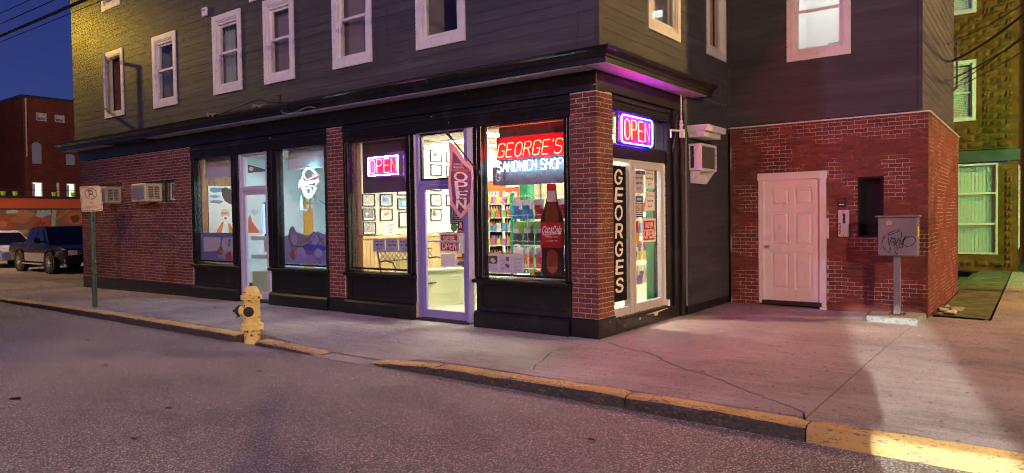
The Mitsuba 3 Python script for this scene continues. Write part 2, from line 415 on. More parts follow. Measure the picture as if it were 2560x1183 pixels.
cuts = [LineString(wiggle(c, 0.012, i)).buffer(w) for i, (c, w) in enumerate(zip(cracks, (0.005, 0.010, 0.006, 0.0025)))]
cuts = unary_union(cuts)
slab_rects = []
xs = [-21.0, -17.6, -15.7, -13.9, -12.1, -10.3, -8.4, -6.5, -4.62, -2.78, 3.215]
for a, b in zip(xs[:-1], xs[1:]):
    slab_rects.append((a, b, -2.235, 0.30 if a < -0.5 and b < 0 else 0.30))
slab_rects[-1] = (-2.78, 3.215, -2.235, 4.9)
slab_rects += [(3.215, 5.0, -2.30, -0.16), (3.215, 5.0, -0.16, 1.75), (3.215, 5.0, 1.75, 4.95), (4.12, 5.9, 4.95, 8.3), (4.12, 5.9, 8.3, 11.6), (4.12, 5.9, 11.6, 15.6),
               (5.0, 6.9, -2.35, -0.16), (5.0, 6.9, -0.16, 1.75), (5.0, 6.9, 1.75, 4.95), (6.9, 9.0, -2.4, 4.95)]
struct('sidewalk', drape(cat(box(-21.4, 12, -2.3, 0.5, -0.16, -0.09), box(0.0, 3.4, 0.5, 5.0, -0.16, -0.09), box(3.2, 9.0, -2.3, 15.8, -0.2, -0.09)), 0.6), 'dirt')
for r in slab_rects:
    p = sbox(r[0] + (0.009 if abs(r[0] - 3.215) < .01 else 0.004), r[2] + 0.004, r[1] - (0.006 if abs(r[1] - 3.215) < .01 else 0.004), r[3] - 0.004)
    if r[0] == -2.78: p = p.difference(sbox(-3, 0.25, 0.0, 5.0)).difference(cuts)
    for g in getattr(p, 'geoms', [p]):
        if g.area < 0.02: continue
        m = extrude(g, 0.085); m.apply_translation((0, 0, -0.085))
        put('sidewalk', 'slab', drape(m, 0.3), 'concrete')
struct('planting_bed', grid(3.36, 4.10, 4.98, 15.7, -0.055, 12, 60, 0.06, 9), 'dirt', True)
# kerb stones
def kerb_stone(x0, x1, t0, t1, seed, y0=-2.46, y1=-2.243):
    n = max(6, int((x1 - x0) / 0.12)); r = np.random.default_rng(seed)
    pr = [(0.0, -1.0), (0.004, -0.30), (0.014, -0.12), (0.034, -0.025), (0.060, 0.0), (0.150, 0.004), (0.205, -0.012), (0.217, -1.0)]
    V = []
    for i in range(n + 1):
        f = i / n; x = x0 + (x1 - x0) * f
        if i in (0, n): x += (0.006 if i == 0 else -0.006)
        top = t0 + (t1 - t0) * f; end = 0.012 if i in (0, n) else 0.0
        for k, (dy, dz) in enumerate(pr):
            zz = top + dz * 0.14 if dz > -0.9 else -0.26
            j = r.normal(0, 0.0035, 2) if 0 < k < 7 else (0, 0)
            V.append((x, y0 + dy + j[0] + (end if dy < 0.1 else -end), zz + j[1] - end * (dz > -0.5)))
    K = len(pr); F = []
    for i in range(n):
        for k in range(K):
            l = (k + 1) % K; a, b, c, d = i * K + k, i * K + l, (i + 1) * K + l, (i + 1) * K + k
            F += [(a, d, c), (a, c, b)]
    for k in range(1, K - 1):
        F += [(0, k, k + 1), (n * K, n * K + k + 1, n * K + k)]
    m = trimesh.Trimesh(np.array(V), np.array(F), process=False)
    return m
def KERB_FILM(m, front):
    """the painted skin: the top of the stone and, on the last stones, where the light strip falls, its face too, 1.5 mm proud"""
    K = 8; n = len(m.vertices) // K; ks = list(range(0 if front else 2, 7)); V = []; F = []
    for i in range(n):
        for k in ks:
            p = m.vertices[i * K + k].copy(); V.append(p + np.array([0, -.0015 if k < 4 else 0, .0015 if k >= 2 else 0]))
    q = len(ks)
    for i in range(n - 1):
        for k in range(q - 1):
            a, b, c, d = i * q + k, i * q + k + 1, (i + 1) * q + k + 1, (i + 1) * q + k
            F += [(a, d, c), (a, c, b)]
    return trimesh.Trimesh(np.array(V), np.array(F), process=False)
kx = [(-21.0, -17.9, -.08, -.075), (-17.9, -15.8, -.075, -.06), (-15.8, -13.75, -.06, -.04), (-13.75, -11.75, -.04, -.015), (-11.75, -9.75, -.015, 0.0), (-9.75, -7.75, 0.0, 0.003), (-7.75, -4.70, 0.003, -.008),
      (-4.20, -2.74, -.045, -.088), (-1.80, -.72, -.085, -.012), (-.72, 1.68, -.012, 0.006), (1.68, 3.27, 0.004, 0.0), (3.27, 5.6, 0.004, 0.002), (5.6, 8.0, 0, 0), (8.0, 10.4, 0, 0)]
KERB = free_fast('kerb')
scene[KERB] = mikit.ply(box(-21, 10.4, -2.40, -2.27, -0.4, -0.20), 'dirt'); labels[KERB] = {'kind': 'structure'}
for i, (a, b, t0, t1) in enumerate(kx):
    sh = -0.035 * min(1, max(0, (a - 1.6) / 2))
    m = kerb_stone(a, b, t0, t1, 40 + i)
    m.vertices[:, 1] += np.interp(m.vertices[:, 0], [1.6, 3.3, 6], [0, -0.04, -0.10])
    kk = put(KERB, 'kerb_stone', m, 'shaded_kerb_granite', 40)
    pm = KERB_FILM(m, a > 3.0)  # yellow face only in the light strip; the other faces are coloured as shaded
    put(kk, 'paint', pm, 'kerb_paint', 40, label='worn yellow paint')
mt = drape(extrude(Polygon([(-2.80, -2.24), (-1.72, -2.24), (-1.62, -2.52), (-2.9, -2.52)]), 0.05), 0.2)
mt.apply_translation((0, 0, -0.052)); mt.vertices[:, 2] -= 0.012
struct('apron', mt, 'concrete')

# ------------------------------------------------------------------ the corner shop: masonry and siding
SHOP = thing('corner_shop_building', 'corner building with grey plank siding above a black shopfront with brick piers', 'building')
def brick_box(): return box(0, 1, 0, 1, 0, 1, 0.0)
def unit_brick(lu, lv=0.0577, lw=0.05, bev=0.0035): return box(0, lu, 0, lv, -lw, 0, bev)
COURSE, BL = 0.0677, 0.2032
_bricks = {}
def brick_entry(holder, wall, u0, u1, v0, v1, proud, name='brick'):
    key = (wall.side, wall.at, round(u1 - u0, 3), round(v1 - v0, 3))
    if key not in _bricks:
        _bricks[key] = mikit.ply(wall(unit_brick(u1 - u0, v1 - v0)), 'brick_face')
    j = rng.uniform(-0.0015, 0.0025)
    off = (u0, -(proud + j), v0) if wall.side == 'A' else (proud + j, u0, v0)
    copy(holder, name, _bricks[key], T().translate(list(off)))
def brick_field(holder, wall, u0, u1, v0, v1, holes, proud=0.004, keep=300, near=None, joint=0.0095):
    """running bond; the pieces nearest to the camera are parts of their own, the rest one mesh"""
    P = []
    r0, r1 = int(math.floor(v0 / COURSE)), int(math.ceil(v1 / COURSE))
    for r in range(r0, r1):
        z0, z1 = max(v0, r * COURSE), min(v1, (r + 1) * COURSE - joint)
        if z1 - z0 < 0.012: continue
        sh = 0.5 * (r % 2)
        for c in range(int(math.floor(u0 / BL)) - 1, int(math.ceil(u1 / BL)) + 1):
            a, b = max(u0, (c - sh) * BL), min(u1, (c - sh + 1) * BL - joint)
            if b - a < 0.015: continue
            for q in cut_rects((a, b, z0, z1), holes): P.append(q)
    pos = lambda q: np.array([q[0], wall.at, q[2]]) if wall.side == 'A' else np.array([wall.at, q[0], q[2]])
    P.sort(key=lambda q: np.linalg.norm(pos(q) - CAM) - (5 if near and near[0] < q[0] < near[1] and near[2] < q[2] < near[3] else 0))
    for q in P[:keep]: brick_entry(holder, wall, *q, proud)
    rest = []
    for q in P[keep:]:
        m = box(q[0], q[1], q[2], q[3], -0.04, proud + rng.uniform(-0.0015, 0.0025), 0.003)
        rest.append(m)
    if rest: put(holder, 'brickwork', wall(cat(*rest)), 'brick_face', kind='stuff')

A0, B0 = Wall('A', 0.0), Wall('B', 0.0)
# brick wall at the left with two air conditioner openings
AC_HOLES = [(-15.15, -13.62, 2.12, 2.66), (-12.75, -11.03, 2.10, 2.63)]
bw = put(SHOP, 'brick_wall', A0.poly(rect_poly((-15.99, -10.335, 0.2, 3.30), AC_HOLES), -0.22, 0.0), 'mortar')
brick_field(bw, A0, -15.99, -10.335, 0.24, 3.29, AC_HOLES)
put(SHOP, 'base_course', A0.box(-16.0, -10.3, -0.2, 0.245, -0.05, 0.018, 0.01), 'black_paint')
put(SHOP, 'side_wall', box(-15.99, -15.75, 0.22, 9.8, -0.2, 8.4), 'far_brick')
# free standing brick pier between the two shops
pr = put(SHOP, 'brick_pier', A0.box(-5.60, -5.17, 0.25, 3.30, -0.30, 0.0), 'mortar')
for r in range(4, 49):
    z0, z1 = r * COURSE, min((r + 1) * COURSE - 0.0095, 3.29)
    if z1 - z0 < 0.02: continue
    for a, b in ([(-5.604, -5.505), (-5.495, -5.292), (-5.282, -5.166)] if r % 2 else [(-5.604, -5.397), (-5.387, -5.166)]):
        put(pr, 'brick', A0.box(a, b, z0, z1, -0.306 if b > -5.2 else -0.05, 0.004 + rng.uniform(-.001, .002), 0.0035), 'brick_face')
# corner pier
pr = put(SHOP, 'brick_pier', box(-0.41, 0.0, 0.0, 0.435, 0.25, 3.34), 'mortar')
for r in range(4, 50):
    z0, z1 = r * COURSE, min((r + 1) * COURSE - 0.0095, 3.33)
    if z1 - z0 < 0.02: continue
    e = 0.004 + rng.uniform(-.001, .002)
    F = 0.0035
    if r % 2:
        put(pr, 'brick', box(-0.105, e, -e, 0.210, z0, z1, F), 'brick_face')
        put(pr, 'brick', box(-0.05, e, 0.220, 0.438, z0, z1, F), 'brick_face')
        put(pr, 'brick', box(-0.308, -0.115, -e, 0.05, z0, z1, F), 'brick_face')
        put(pr, 'brick', box(-0.414, -0.318, -e, 0.05, z0, z1, F), 'brick_face')
    else:
        put(pr, 'brick', box(-0.200, e, -e, 0.105, z0, z1, F), 'brick_face')
        put(pr, 'brick', box(-0.05, e, 0.115, 0.318, z0, z1, F), 'brick_face')
        put(pr, 'brick', box(-0.05, e, 0.328, 0.438, z0, z1, F), 'brick_face')
        put(pr, 'brick', box(-0.414, -0.210, -e, 0.05, z0, z1, F), 'brick_face')

# upper windows: (u0, u1, v0, v1) outer trim
WA = [(-14.33, -13.29, 4.305, 5.95), (-11.81, -10.75, 4.292, 5.94), (-9.225, -8.175, 4.31, 5.94), (-7.40, -6.44, 4.303, 5.92), (-5.325, -4.305, 4.312, 5.94), (-3.26, -2.23, 4.332, 5.94),
      (-14.33, -13.34, 7.0, 8.6)]
WB = [(1.405, 2.555, 4.41, 6.0), (3.685, 4.60, 4.435, 6.0)]
WC = [(1.135, 2.172, 4.31, 5.95)]
TR = 0.115
def inner(w): return (w[0] + TR - 0.02, w[1] - TR + 0.02, w[2] + TR - 0.02, w[3] - TR + 0.02)
EXP = 0.16
_planks = {}
def plank_mesh(wall, L, H):
    p = Polygon([(-0.012, 0), (0.0125, 0), (0.0065, H), (-0.012, H)])
    m = extrude(p, L); v = m.vertices
    m.vertices = np.stack([v[:, 2], v[:, 1], v[:, 0]], 1); m.invert()
    return wall(m)
def siding(name, wall, u0, u1, v0, v1, holes, first, step=3.66):
    k = put(SHOP, name, wall.poly(rect_poly((u0, u1, v0, v1), holes), -0.10, 0.0), 'dark_room')
    r = 0
    z = v0
    while z < v1 - 0.02:
        H = min(EXP, v1 - z)
        a = first
        us = [u0]
        while a < u1 - 0.05:
            if a > u0 + 0.05: us.append(a)
            a += step
        us.append(u1)
        for a, b in zip(us[:-1], us[1:]):
            for q in cut_rects((a + 0.002, b - 0.002, z, z + H), holes):
                L, h = q[1] - q[0], q[3] - q[2]
                key = (wall.side, wall.at, round(L, 3), round(h, 3))
                if key not in _planks: _planks[key] = mikit.ply(plank_mesh(wall, L, h), 'siding_board')
                off = (q[0], 0, q[2]) if wall.side == 'A' else (0, q[0], q[2])
                copy(k, 'plank', _planks[key], T().translate(list(off)))
        z += EXP; r += 1
    return k
UA, UB, UC = Wall('A', -0.02), Wall('B', 0.065), Wall('A', 4.75)
siding('siding', UA, -16.22, 0.05, 3.74, 7.9, [inner(w) for w in WA], -14.9)
siding('siding', UB, 2.84, 4.73, 0.13, 3.66, [(2.95, 3.55, 2.42, 2.77)], 0.0, 9)
siding('siding', UB, 0.0, 4.73, 3.66, 7.9, [inner(w) for w in WB], 0.0, 9)
siding('siding', UC, 0.085, 3.185, 3.27, 7.9, [inner(w) for w in WC], 0.0, 9)
UD = Wall('B', 3.2)
siding('siding', UD, 4.77, 9.85, 3.27, 7.9, [], 4.77, 9)
put(SHOP, 'corner_board', box(0.03, 0.088, -0.046, 0.05, 3.74, 7.9, 0.004), 'siding_board')
put(SHOP, 'corner_board', box(0.066, 0.11, 4.695, 4.74, 3.25, 7.9, 0.004), 'siding_board')
put(SHOP, 'corner_board', box(3.15, 3.222, 4.722, 4.80, 3.27, 7.9, 0.004), 'siding_board')
put(SHOP, 'roof', box(-16.2, 3.2, 0.1, 9.8, 7.95, 8.1), 'dark_metal')
put(SHOP, 'rear_wall', cat(box(-16.2, 3.1, 9.7, 9.85, 0.0, 7.9), box(-16.1, -0.1, 0.3, 9.6, 3.62, 3.72)), 'dark_room')
put(SHOP, 'base_course', box(-0.1, 0.082, 2.80, 4.74, -0.1, 0.135, 0.008), 'black_paint')

# window units
def window_room(parent, wall, i, depth, col, extra=None):
    a, b, c, d = i
    m = cat(wall.box(a - 0.3, b + 0.3, c - 0.35, d + 0.3, -depth - 0.03, -depth), wall.box(a - 0.33, a - 0.3, c - 0.35, d + 0.3, -depth, -0.105), wall.box(b + 0.3, b + 0.33, c - 0.35, d + 0.3, -depth, -0.105),
            wall.box(a - 0.3, b + 0.3, c - 0.38, c - 0.35, -depth, -0.105), wall.box(a - 0.3, b + 0.3, d + 0.3, d + 0.33, -depth, -0.105))
    return put(parent, 'room', m, col)
def sash(parent, wall, a, b, c, d, w, t=0.045, name='sash'):
    k = put(parent, name, wall.ring(a, b, c, d, t, w - 0.035, w), 'white_trim')
    put(parent, 'pane', wall.sheet(a + t, b - t, c + t, d - t, w - 0.018), 'glass')
    return k
def up_window(wall, w, kind='double', room='dark_room', depth=1.0, sill=0.0):
    k = free_fast(SHOP + '__window')
    scene[k] = mikit.ply(wall.ring(w[0], w[1], w[2], w[3], TR, -0.02, 0.034), 'white_trim')
    a, b, c, d = w[0] + TR, w[1] - TR, w[2] + TR, w[3] - TR
    put(k, 'jamb', wall.ring(a - 0.001, b + 0.001, c - 0.001, d + 0.001, 0.03, -0.13, 0.018), 'white_trim')
    put(k, 'sill', wall.box(a + 0.03, b - 0.03, c + 0.029, c + 0.045, -0.11, 0.026), 'white_trim')
    a, b, c, d = a + 0.032, b - 0.032, c + 0.046, d - 0.032
    mid = (c + d) / 2 + 0.02
    if kind == 'double':
        put(k, 'stop', wall.box(a, b, d - 0.045, d, -0.06, 0.0), 'white_trim')
        sash(k, wall, a, b, mid - 0.02, d - 0.05, -0.045)
        sash(k, wall, a, b, c, mid + 0.018, -0.008)
    elif kind == 'single':
        sash(k, wall, a, b, c, d, -0.02, 0.05)
    window_room(k, wall, (a, b, c, d), depth, room)
    return k, (a, b, c, d)
paint('curtain_red', (0.16, 0.05, 0.03), 0.8); paint('curtain_gold', (0.50, 0.36, 0.16), 0.8); paint('curtain_green', (0.30, 0.33, 0.22), 0.8); paint('curtain_brown', (0.10, 0.075, 0.045), 0.8)
def curtain(parent, wall, a, b, c, d, w, col, folds=6, amp=0.03, name='curtain'):
    n = folds * 8; u = np.linspace(a, b, n + 1); ww = w + amp * np.sin(np.linspace(0, folds * 2 * PI, n + 1))
    V = np.vstack([np.stack([u, np.full(n + 1, c), ww], 1), np.stack([u, np.full(n + 1, d), ww], 1)])
    i = np.arange(n); F = np.vstack([np.stack([i, i + 1, i + n + 2], 1), np.stack([i, i + n + 2, i + n + 1], 1)])
    return put(parent, name, wall(trimesh.Trimesh(V, F, process=False)), col, True)
for i, w in enumerate(WA):
    if i == 0:
        k = free_fast(SHOP + '__window')
        scene[k] = mikit.ply(UA.ring(w[0], w[1], w[2], w[3], TR, -0.02, 0.034), 'white_trim')
        a, b, c, d = w[0] + TR, w[1] - TR, w[2] + TR, w[3] - TR
        put(k, 'jamb', UA.ring(a, b, c, d, 0.03, -0.13, 0.018), 'white_trim')
        a, b, c, d = a + 0.03, b - 0.03, c + 0.03, d - 0.03
        # the casement stands open, hinged on its left
        m = Wall('A', 0.0).ring(0, b - a, c, d, 0.06, -0.02, 0.02)
        g = Wall('A', 0.0).sheet(0.05, b - a - 0.05, c + 0.05, d - 0.05, 0.0)
        R = trimesh.transformations.rotation_matrix(-math.radians(27), (0, 0, 1))
        for q in (m, g): q.apply_transform(R); q.apply_translation((a + 0.02, -0.05, 0))
        s = put(k, 'sash', m, 'white_trim', label='casement sash standing open')
        put(k, 'pane', g, 'glass')
        window_room(k, UA, (a, b, c, d), 0.9, 'dark_room')
        curtain(k, UA, a - 0.1, b + 0.1, c - 0.2, d + 0.2, -0.25, 'curtain_red', 5)
        continue
    k, (a, b, c, d) = up_window(UA, w, 'single' if i == 5 else 'double', depth=1.2)
    if i == 1: curtain(k, UA, a - 0.05, a + 0.45, c - 0.2, d + 0.2, -0.35, 'curtain_brown', 3)
    if i == 2:
        curtain(k, UA, a - 0.05, a + 0.32, c - 0.2, d + 0.2, -0.22, 'curtain_green', 3)
        curtain(k, UA, a + 0.28, b + 0.1, c - 0.2, d + 0.2, -0.34, 'curtain_gold', 4)
    if i in (3, 4): put(k, 'blind', UA.box(a - 0.1, b + 0.1, c - 0.3, d + 0.25, -0.22, -0.20), paint('blind_brown', (0.22, 0.165, 0.13), 0.8))
    if i == 6: pass
WINDOW_LAMPS = []
for i, w in enumerate(WB):
    k, (a, b, c, d) = up_window(UB, w, 'double' if i == 0 else 'single', depth=1.0)
    if i == 1:
        curtain(k, UB, a + 0.30, b + 0.1, c - 0.2, d + 0.2, -0.2, 'curtain_gold', 4, 0.025)
    else:
        put(k, 'paper', UB.poly([(a + 0.03, c + 0.06), (a + 0.42, c + 0.0), (a + 0.45, c + 0.44), (a + 0.36, c + 0.50), (a + 0.14, c + 0.36), (a + 0.03, c + 0.34)], -0.16, -0.155), paint('paper', (0.75, 0.74, 0.68), 0.8), label='crumpled sheets of paper leaning in the window')
# lit stairwell window over the brick annex
paint('white_room', (.74, .74, .73), .7)
k, (a, b, c, d) = up_window(UC, WC[0], 'double', room='white_room', depth=1.9)
LITWIN = (k, a, b, c, d)
# ------------------------------------------------------------------ shopfront joinery, facade on the street
BK = 'black_paint'
# head over the openings, with two thin mouldings, frieze and cornice
put(SHOP, 'lintel', cat(A0.box(-10.33, -5.61, 3.02, 3.31, -0.25, 0.0), A0.box(-5.16, -0.42, 3.03, 3.31, -0.25, 0.0)), BK)
put(SHOP, 'moulding', cat(prof_x([(0.0, 3.205), (-0.018, 3.21), (-0.034, 3.232), (-0.034, 3.245), (0.0, 3.262)], -10.33, -5.606),
                          prof_x([(0.0, 3.205), (-0.018, 3.21), (-0.034, 3.232), (-0.034, 3.245), (0.0, 3.262)], -5.164, -0.415)), BK)
put(SHOP, 'moulding', prof_x([(0.0, 3.095), (-0.016, 3.10), (-0.022, 3.112), (0.0, 3.13)], -5.164, -3.42), BK)
put(SHOP, 'moulding', prof_x([(0.0, 3.115), (-0.016, 3.12), (-0.022, 3.132), (0.0, 3.15)], -2.12, -0.415), BK)
put(SHOP, 'frieze', A0.box(-16.05, 0.012, 3.325, 3.66, -0.25, 0.012, 0.006), BK)
put(SHOP, 'frieze', B0.box(0.0, 2.83, 3.345, 3.66, -0.25, 0.014, 0.006), BK)
put(SHOP, 'frieze_panel', cat(A0.box(-5.2, -0.75, 3.37, 3.385, 0.0, 0.02), A0.box(-0.765, -0.75, 3.385, 3.56, 0.0, 0.02), A0.box(-15.9, -5.5, 3.36, 3.375, 0.0, 0.02)), BK)
CROWN = [(0.0, 3.60), (-0.335, 3.60), (-0.335, 3.665), (-0.350, 3.672), (-0.352, 3.70), (-0.375, 3.715), (-0.392, 3.742), (-0.42, 3.755), (-0.425, 3.79), (-0.40, 3.80), (0.0, 3.845)]
def crown_run():
    """the cornice goes along the street, turns the corner and dies on the side wall; a few seams"""
    n = len(CROWN); V = []
    path = []
    for x in (-16.55, -12.6, -8.85, -6.0, -3.3): path.append(('A', x))
    V0 = []
    for kind, x in path:
        sag = {-16.55: 0.0, -12.6: -0.012, -8.85: 0.006, -6.0: -0.006, -3.3: 0.01}[x]
        V0.append([(x, y, z + sag) for y, z in CROWN])
    V0.append([(-y, y, z) for y, z in CROWN])
    V0.append([(-y, 1.6, z - 0.004) for y, z in CROWN])
    V0.append([(-y, 3.12 + 0.19 * (-y / 0.42), z) for y, z in CROWN])
    V = np.array(V0).reshape(-1, 3); F = []
    for i in range(len(V0) - 1):
        for k in range(n):
            l = (k + 1) % n; a, b, c, d = i * n + k, i * n + l, (i + 1) * n + l, (i + 1) * n + k
            F += [(a, b, c), (a, c, d)]
    last = (len(V0) - 1) * n
    for k in range(1, n - 1): F += [(0, k + 1, k), (last, last + k, last + k + 1)]
    m = trimesh.Trimesh(V, np.array(F), process=False); m.fix_normals(); return m
put(SHOP, 'cornice', crown_run(), BK)
put(SHOP, 'soffit_board', cat(A0.box(-16.4, -.02, 3.592, 3.598, .02, .325)), paint('soffit_paint', (.34, .32, .34), .5))
put(SHOP, 'soffit_board', cat(box(.02, .325, -.32, 3.05, 3.590, 3.597)), 'soffit_paint')
put(SHOP, 'gutter', tube([(-0.35, -0.432, 3.775), (-3.1, -0.434, 3.775), (-6.2, -0.436, 3.762), (-8.4, -0.436, 3.765)], 0.013, 8), paint('gutter_metal', (.10, .10, .11), .2, .7), True)

def post(u0, u1, v0, v1, w=0.0, d=0.16): return put(SHOP, 'post', A0.box(u0, u1, v0, v1, -d, w, 0.006), BK)
for a, b in ((-10.33, -10.205), (-8.735, -8.50), (-7.47, -7.145), (-5.69, -5.615), (-5.16, -5.045), (-3.60, -3.40), (-2.155, -1.995), (-0.525, -0.418)):
    post(a, b, 0.74, 3.018)
    put(SHOP, 'bead', A0.box((a + b) / 2 - 0.012, (a + b) / 2 + 0.012, 0.745, 3.015, 0.0, 0.016, 0.005), BK)
def display(u0, u1, v0, v1, name='display_window', w=-0.10, t=0.03):
    k = free_fast(SHOP + '__' + name)
    scene[k] = mikit.ply(A0.ring(u0, u1, v0, v1, t, w - 0.03, w + 0.03), BK)
    put(k, 'pane', A0.sheet(u0 + t, u1 - t, v0 + t, v1 - t, w), 'glass')
    return k
for a, b in ((-10.205, -8.735), (-7.145, -5.69), (-5.045, -3.60), (-1.995, -0.525)):
    display(a - 0.02, b + 0.02, 0.775, 3.045)
def riser(u0, u1):
    k = free_fast(SHOP + '__stall_riser')
    fr = A0.ring(u0, u1, 0.245, 0.665, (0.09, 0.09, 0.06, 0.05), -0.10, -0.012)
    scene[k] = mikit.ply(cat(fr, A0.box(u0 + 0.05, u1 - 0.05, 0.28, 0.64, -0.10, -0.045)), BK)
    put(k, 'panel_moulding', A0.ring(u0 + 0.088, u1 - 0.088, 0.303, 0.617, 0.022, -0.046, -0.022), BK)
    put(k, 'ledge', prof_x([(0.14, 0.668), (-0.055, 0.668), (-0.062, 0.676), (-0.062, 0.712), (-0.05, 0.722), (0.14, 0.745)], u0 - 0.03, u1 + 0.03), BK)
    put(k, 'plinth', prof_x([(0.14, -0.16), (-0.075, -0.16), (-0.07, 0.20), (-0.045, 0.235), (-0.02, 0.247), (0.14, 0.247)], u0, u1), BK)
riser(-10.30, -8.53); riser(-7.40, -5.62); riser(-5.13, -3.42); riser(-2.13, -0.43)
put(SHOP, 'pier_base', A0.box(-5.612, -5.14, -0.1, 0.262, -0.3, 0.03, 0.01), BK)
put(SHOP, 'pier_base', box(-0.425, 0.022, -0.03, 0.455, -0.1, 0.262, 0.012), BK)
put(SHOP, 'paint_drip', cat(*[A0.poly(Polygon([(-5.172, z0), (-5.15, z0 + .02), (-5.150, z1), (-5.166, z1 + .02)]), 0.0, 0.008) for z0, z1 in ((0.28, 0.56), (0.60, 0.66))]), paint('bare_wood', (0.50, 0.42, 0.30), 0.8), label='bare strip where the black paint has peeled')

LAV = 'white_trim'
def street_door(u0, u1, v0, vt, v1, w, jamb_right=0.0, col=LAV):
    """aluminium door with a transom light above it"""
    k = free_fast(SHOP + '__shop_door')
    scene[k] = mikit.ply(A0.ring(u0, u1, v0, v1, (0.055, 0.055, 0.0001, 0.05), w - 0.10, w + 0.03), col)
    put(k, 'transom_bar', A0.box(u0 + 0.05, u1 - 0.05, vt, vt + 0.07, w - 0.08, w + 0.012, 0.005), col)
    put(k, 'transom_frame', A0.ring(u0 + 0.055, u1 - 0.055, vt + 0.07, v1 - 0.05, 0.028, w - 0.06, w - 0.02), col if col != 'door_purple' else BK)
    put(k, 'transom_pane', A0.sheet(u0 + 0.08, u1 - 0.08, vt + 0.095, v1 - 0.075, w - 0.04), 'glass')
    put(k, 'leaf', A0.ring(u0 + 0.06, u1 - 0.06, v0 + 0.015, vt - 0.005, (0.075, 0.075, 0.13, 0.075), w - 0.06, w - 0.015), col)
    put(k, 'leaf_pane', A0.sheet(u0 + 0.13, u1 - 0.13, v0 + 0.14, vt - 0.075, w - 0.04), 'glass')
    put(k, 'threshold', A0.box(u0, u1, v0 - 0.09, v0 + 0.01, w - 0.15, w + 0.05, 0.006), 'dark_metal')
    return k
paint('door_lavender', (0.52, 0.47, 0.60), 0.4); paint('door_purple', (0.27, 0.22, 0.52), 0.4)
d1 = street_door(-8.49, -7.50, 0.06, 2.26, 3.045, -0.06, col='door_lavender')
put(d1, 'pull_handle', A0.box(-7.66, -7.60, 1.02, 1.34, -0.11, -0.03, 0.008), 'aluminium')
d2 = street_door(-3.385, -2.30, 0.03, 2.19, 3.065, -0.06, col='door_purple')
put(d2, 'pull_handle', A0.box(-2.47, -2.40, 1.10, 1.42, -0.11, -0.02, 0.008), 'white_trim')
put(d2, 'push_bar', tube([(-3.25, 0.13, 1.28), (-2.44, 0.13, 1.28)], 0.015), 'aluminium')
put(SHOP, 'door_jamb', A0.box(-2.298, -2.16, 0.70, 3.06, -0.14, -0.03, 0.005), 'white_trim')
put(SHOP, 'door_jamb', A0.box(-3.40, -3.387, 0.05, 3.0, -0.14, -0.008), 'white_trim')
put(SHOP, 'door_jamb', A0.box(-7.498, -7.472, 0.70, 3.03, -0.14, -0.015), 'white_trim')
put(SHOP, 'peeled_patch', A0.poly([(-3.44, 0.02), (-3.37, 0.05), (-3.375, 0.24), (-3.40, 0.30), (-3.425, 0.22), (-3.41, 0.12)], -0.02, -0.004), 'bare_wood', label='patch of bare wood beside the threshold')

# side front with the second door
put(SHOP, 'lintel', B0.box(0.442, 2.84, 3.12, 3.34, -0.25, -0.03), BK)
put(SHOP, 'moulding', cat(prof_y([(-0.03, 3.255), (0.0, 3.26), (0.02, 3.285), (0.02, 3.30), (-0.03, 3.32)], 0.445, 2.30), prof_y([(-0.03, 3.125), (-0.01, 3.13), (-0.004, 3.145), (-0.03, 3.165)], 0.445, 2.28)), BK)
put(SHOP, 'transom_rail', B0.box(0.442, 2.29, 2.47, 2.655, -0.22, -0.04, 0.006), BK)
put(SHOP, 'post', B0.box(2.235, 2.40, 0.10, 3.12, -0.22, -0.01, 0.006), BK)
put(SHOP, 'pilaster', B0.box(2.41, 2.835, -0.02, 3.338, -0.2, 0.035, 0.01), BK)
put(SHOP, 'pilaster_strip', B0.box(2.60, 2.70, -0.02, 3.33, 0.03, 0.085, 0.008), BK)
put(SHOP, 'base_course', B0.box(0.457, 2.41, -0.08, 0.195, -0.3, 0.025, 0.012), BK)
k = free_fast(SHOP + '__transom_window')
scene[k] = mikit.ply(B0.ring(0.442, 2.25, 2.65, 3.125, 0.022, -0.13, -0.07), BK)
put(k, 'pane', B0.sheet(0.46, 2.23, 2.67, 3.105, -0.10), 'glass')
k = free_fast(SHOP + '__shop_door'); D3 = k
scene[k] = mikit.ply(cat(B0.box(1.03, 1.135, 0.20, 2.465, -0.16, -0.05, 0.006), B0.box(0.442, 1.03, 0.20, 0.33, -0.16, -0.06, 0.006), B0.box(0.442, 1.03, 2.42, 2.465, -0.16, -0.06, 0.006), B0.box(1.135, 2.23, 2.43, 2.465, -0.16, -0.05, 0.006)), 'aluminium')
put(k, 'side_pane', B0.sheet(0.444, 1.03, 0.33, 2.42, -0.11), 'glass')
put(k, 'leaf', B0.ring(1.145, 2.17, 0.215, 2.43, (0.07, 0.09, 0.13, 0.085), -0.12, -0.05), 'aluminium', label='glazed aluminium door leaf')
put(k, 'leaf_pane', B0.sheet(1.20, 2.09, 0.33, 2.36, -0.085), 'glass')
put(k, 'jamb', B0.box(2.17, 2.235, 0.20, 2.45, -0.16, -0.045, 0.005), 'white_trim')
put(k, 'push_bar', tube([(-0.15, 1.21, 1.36), (-0.15, 2.08, 1.36)], 0.014), 'aluminium')
put(k, 'kick_block', B0.box(2.19, 2.26, 0.20, 0.30, -0.05, 0.01, 0.004), 'white_trim')
put(k, 'door_closer', B0.box(1.5, 1.75, 2.27, 2.33, -0.20, -0.13, 0.01), 'dark_metal')
put(k, 'threshold', B0.box(0.64, 2.23, 0.18, 0.213, -0.25, 0.0, 0.005), 'dark_metal')
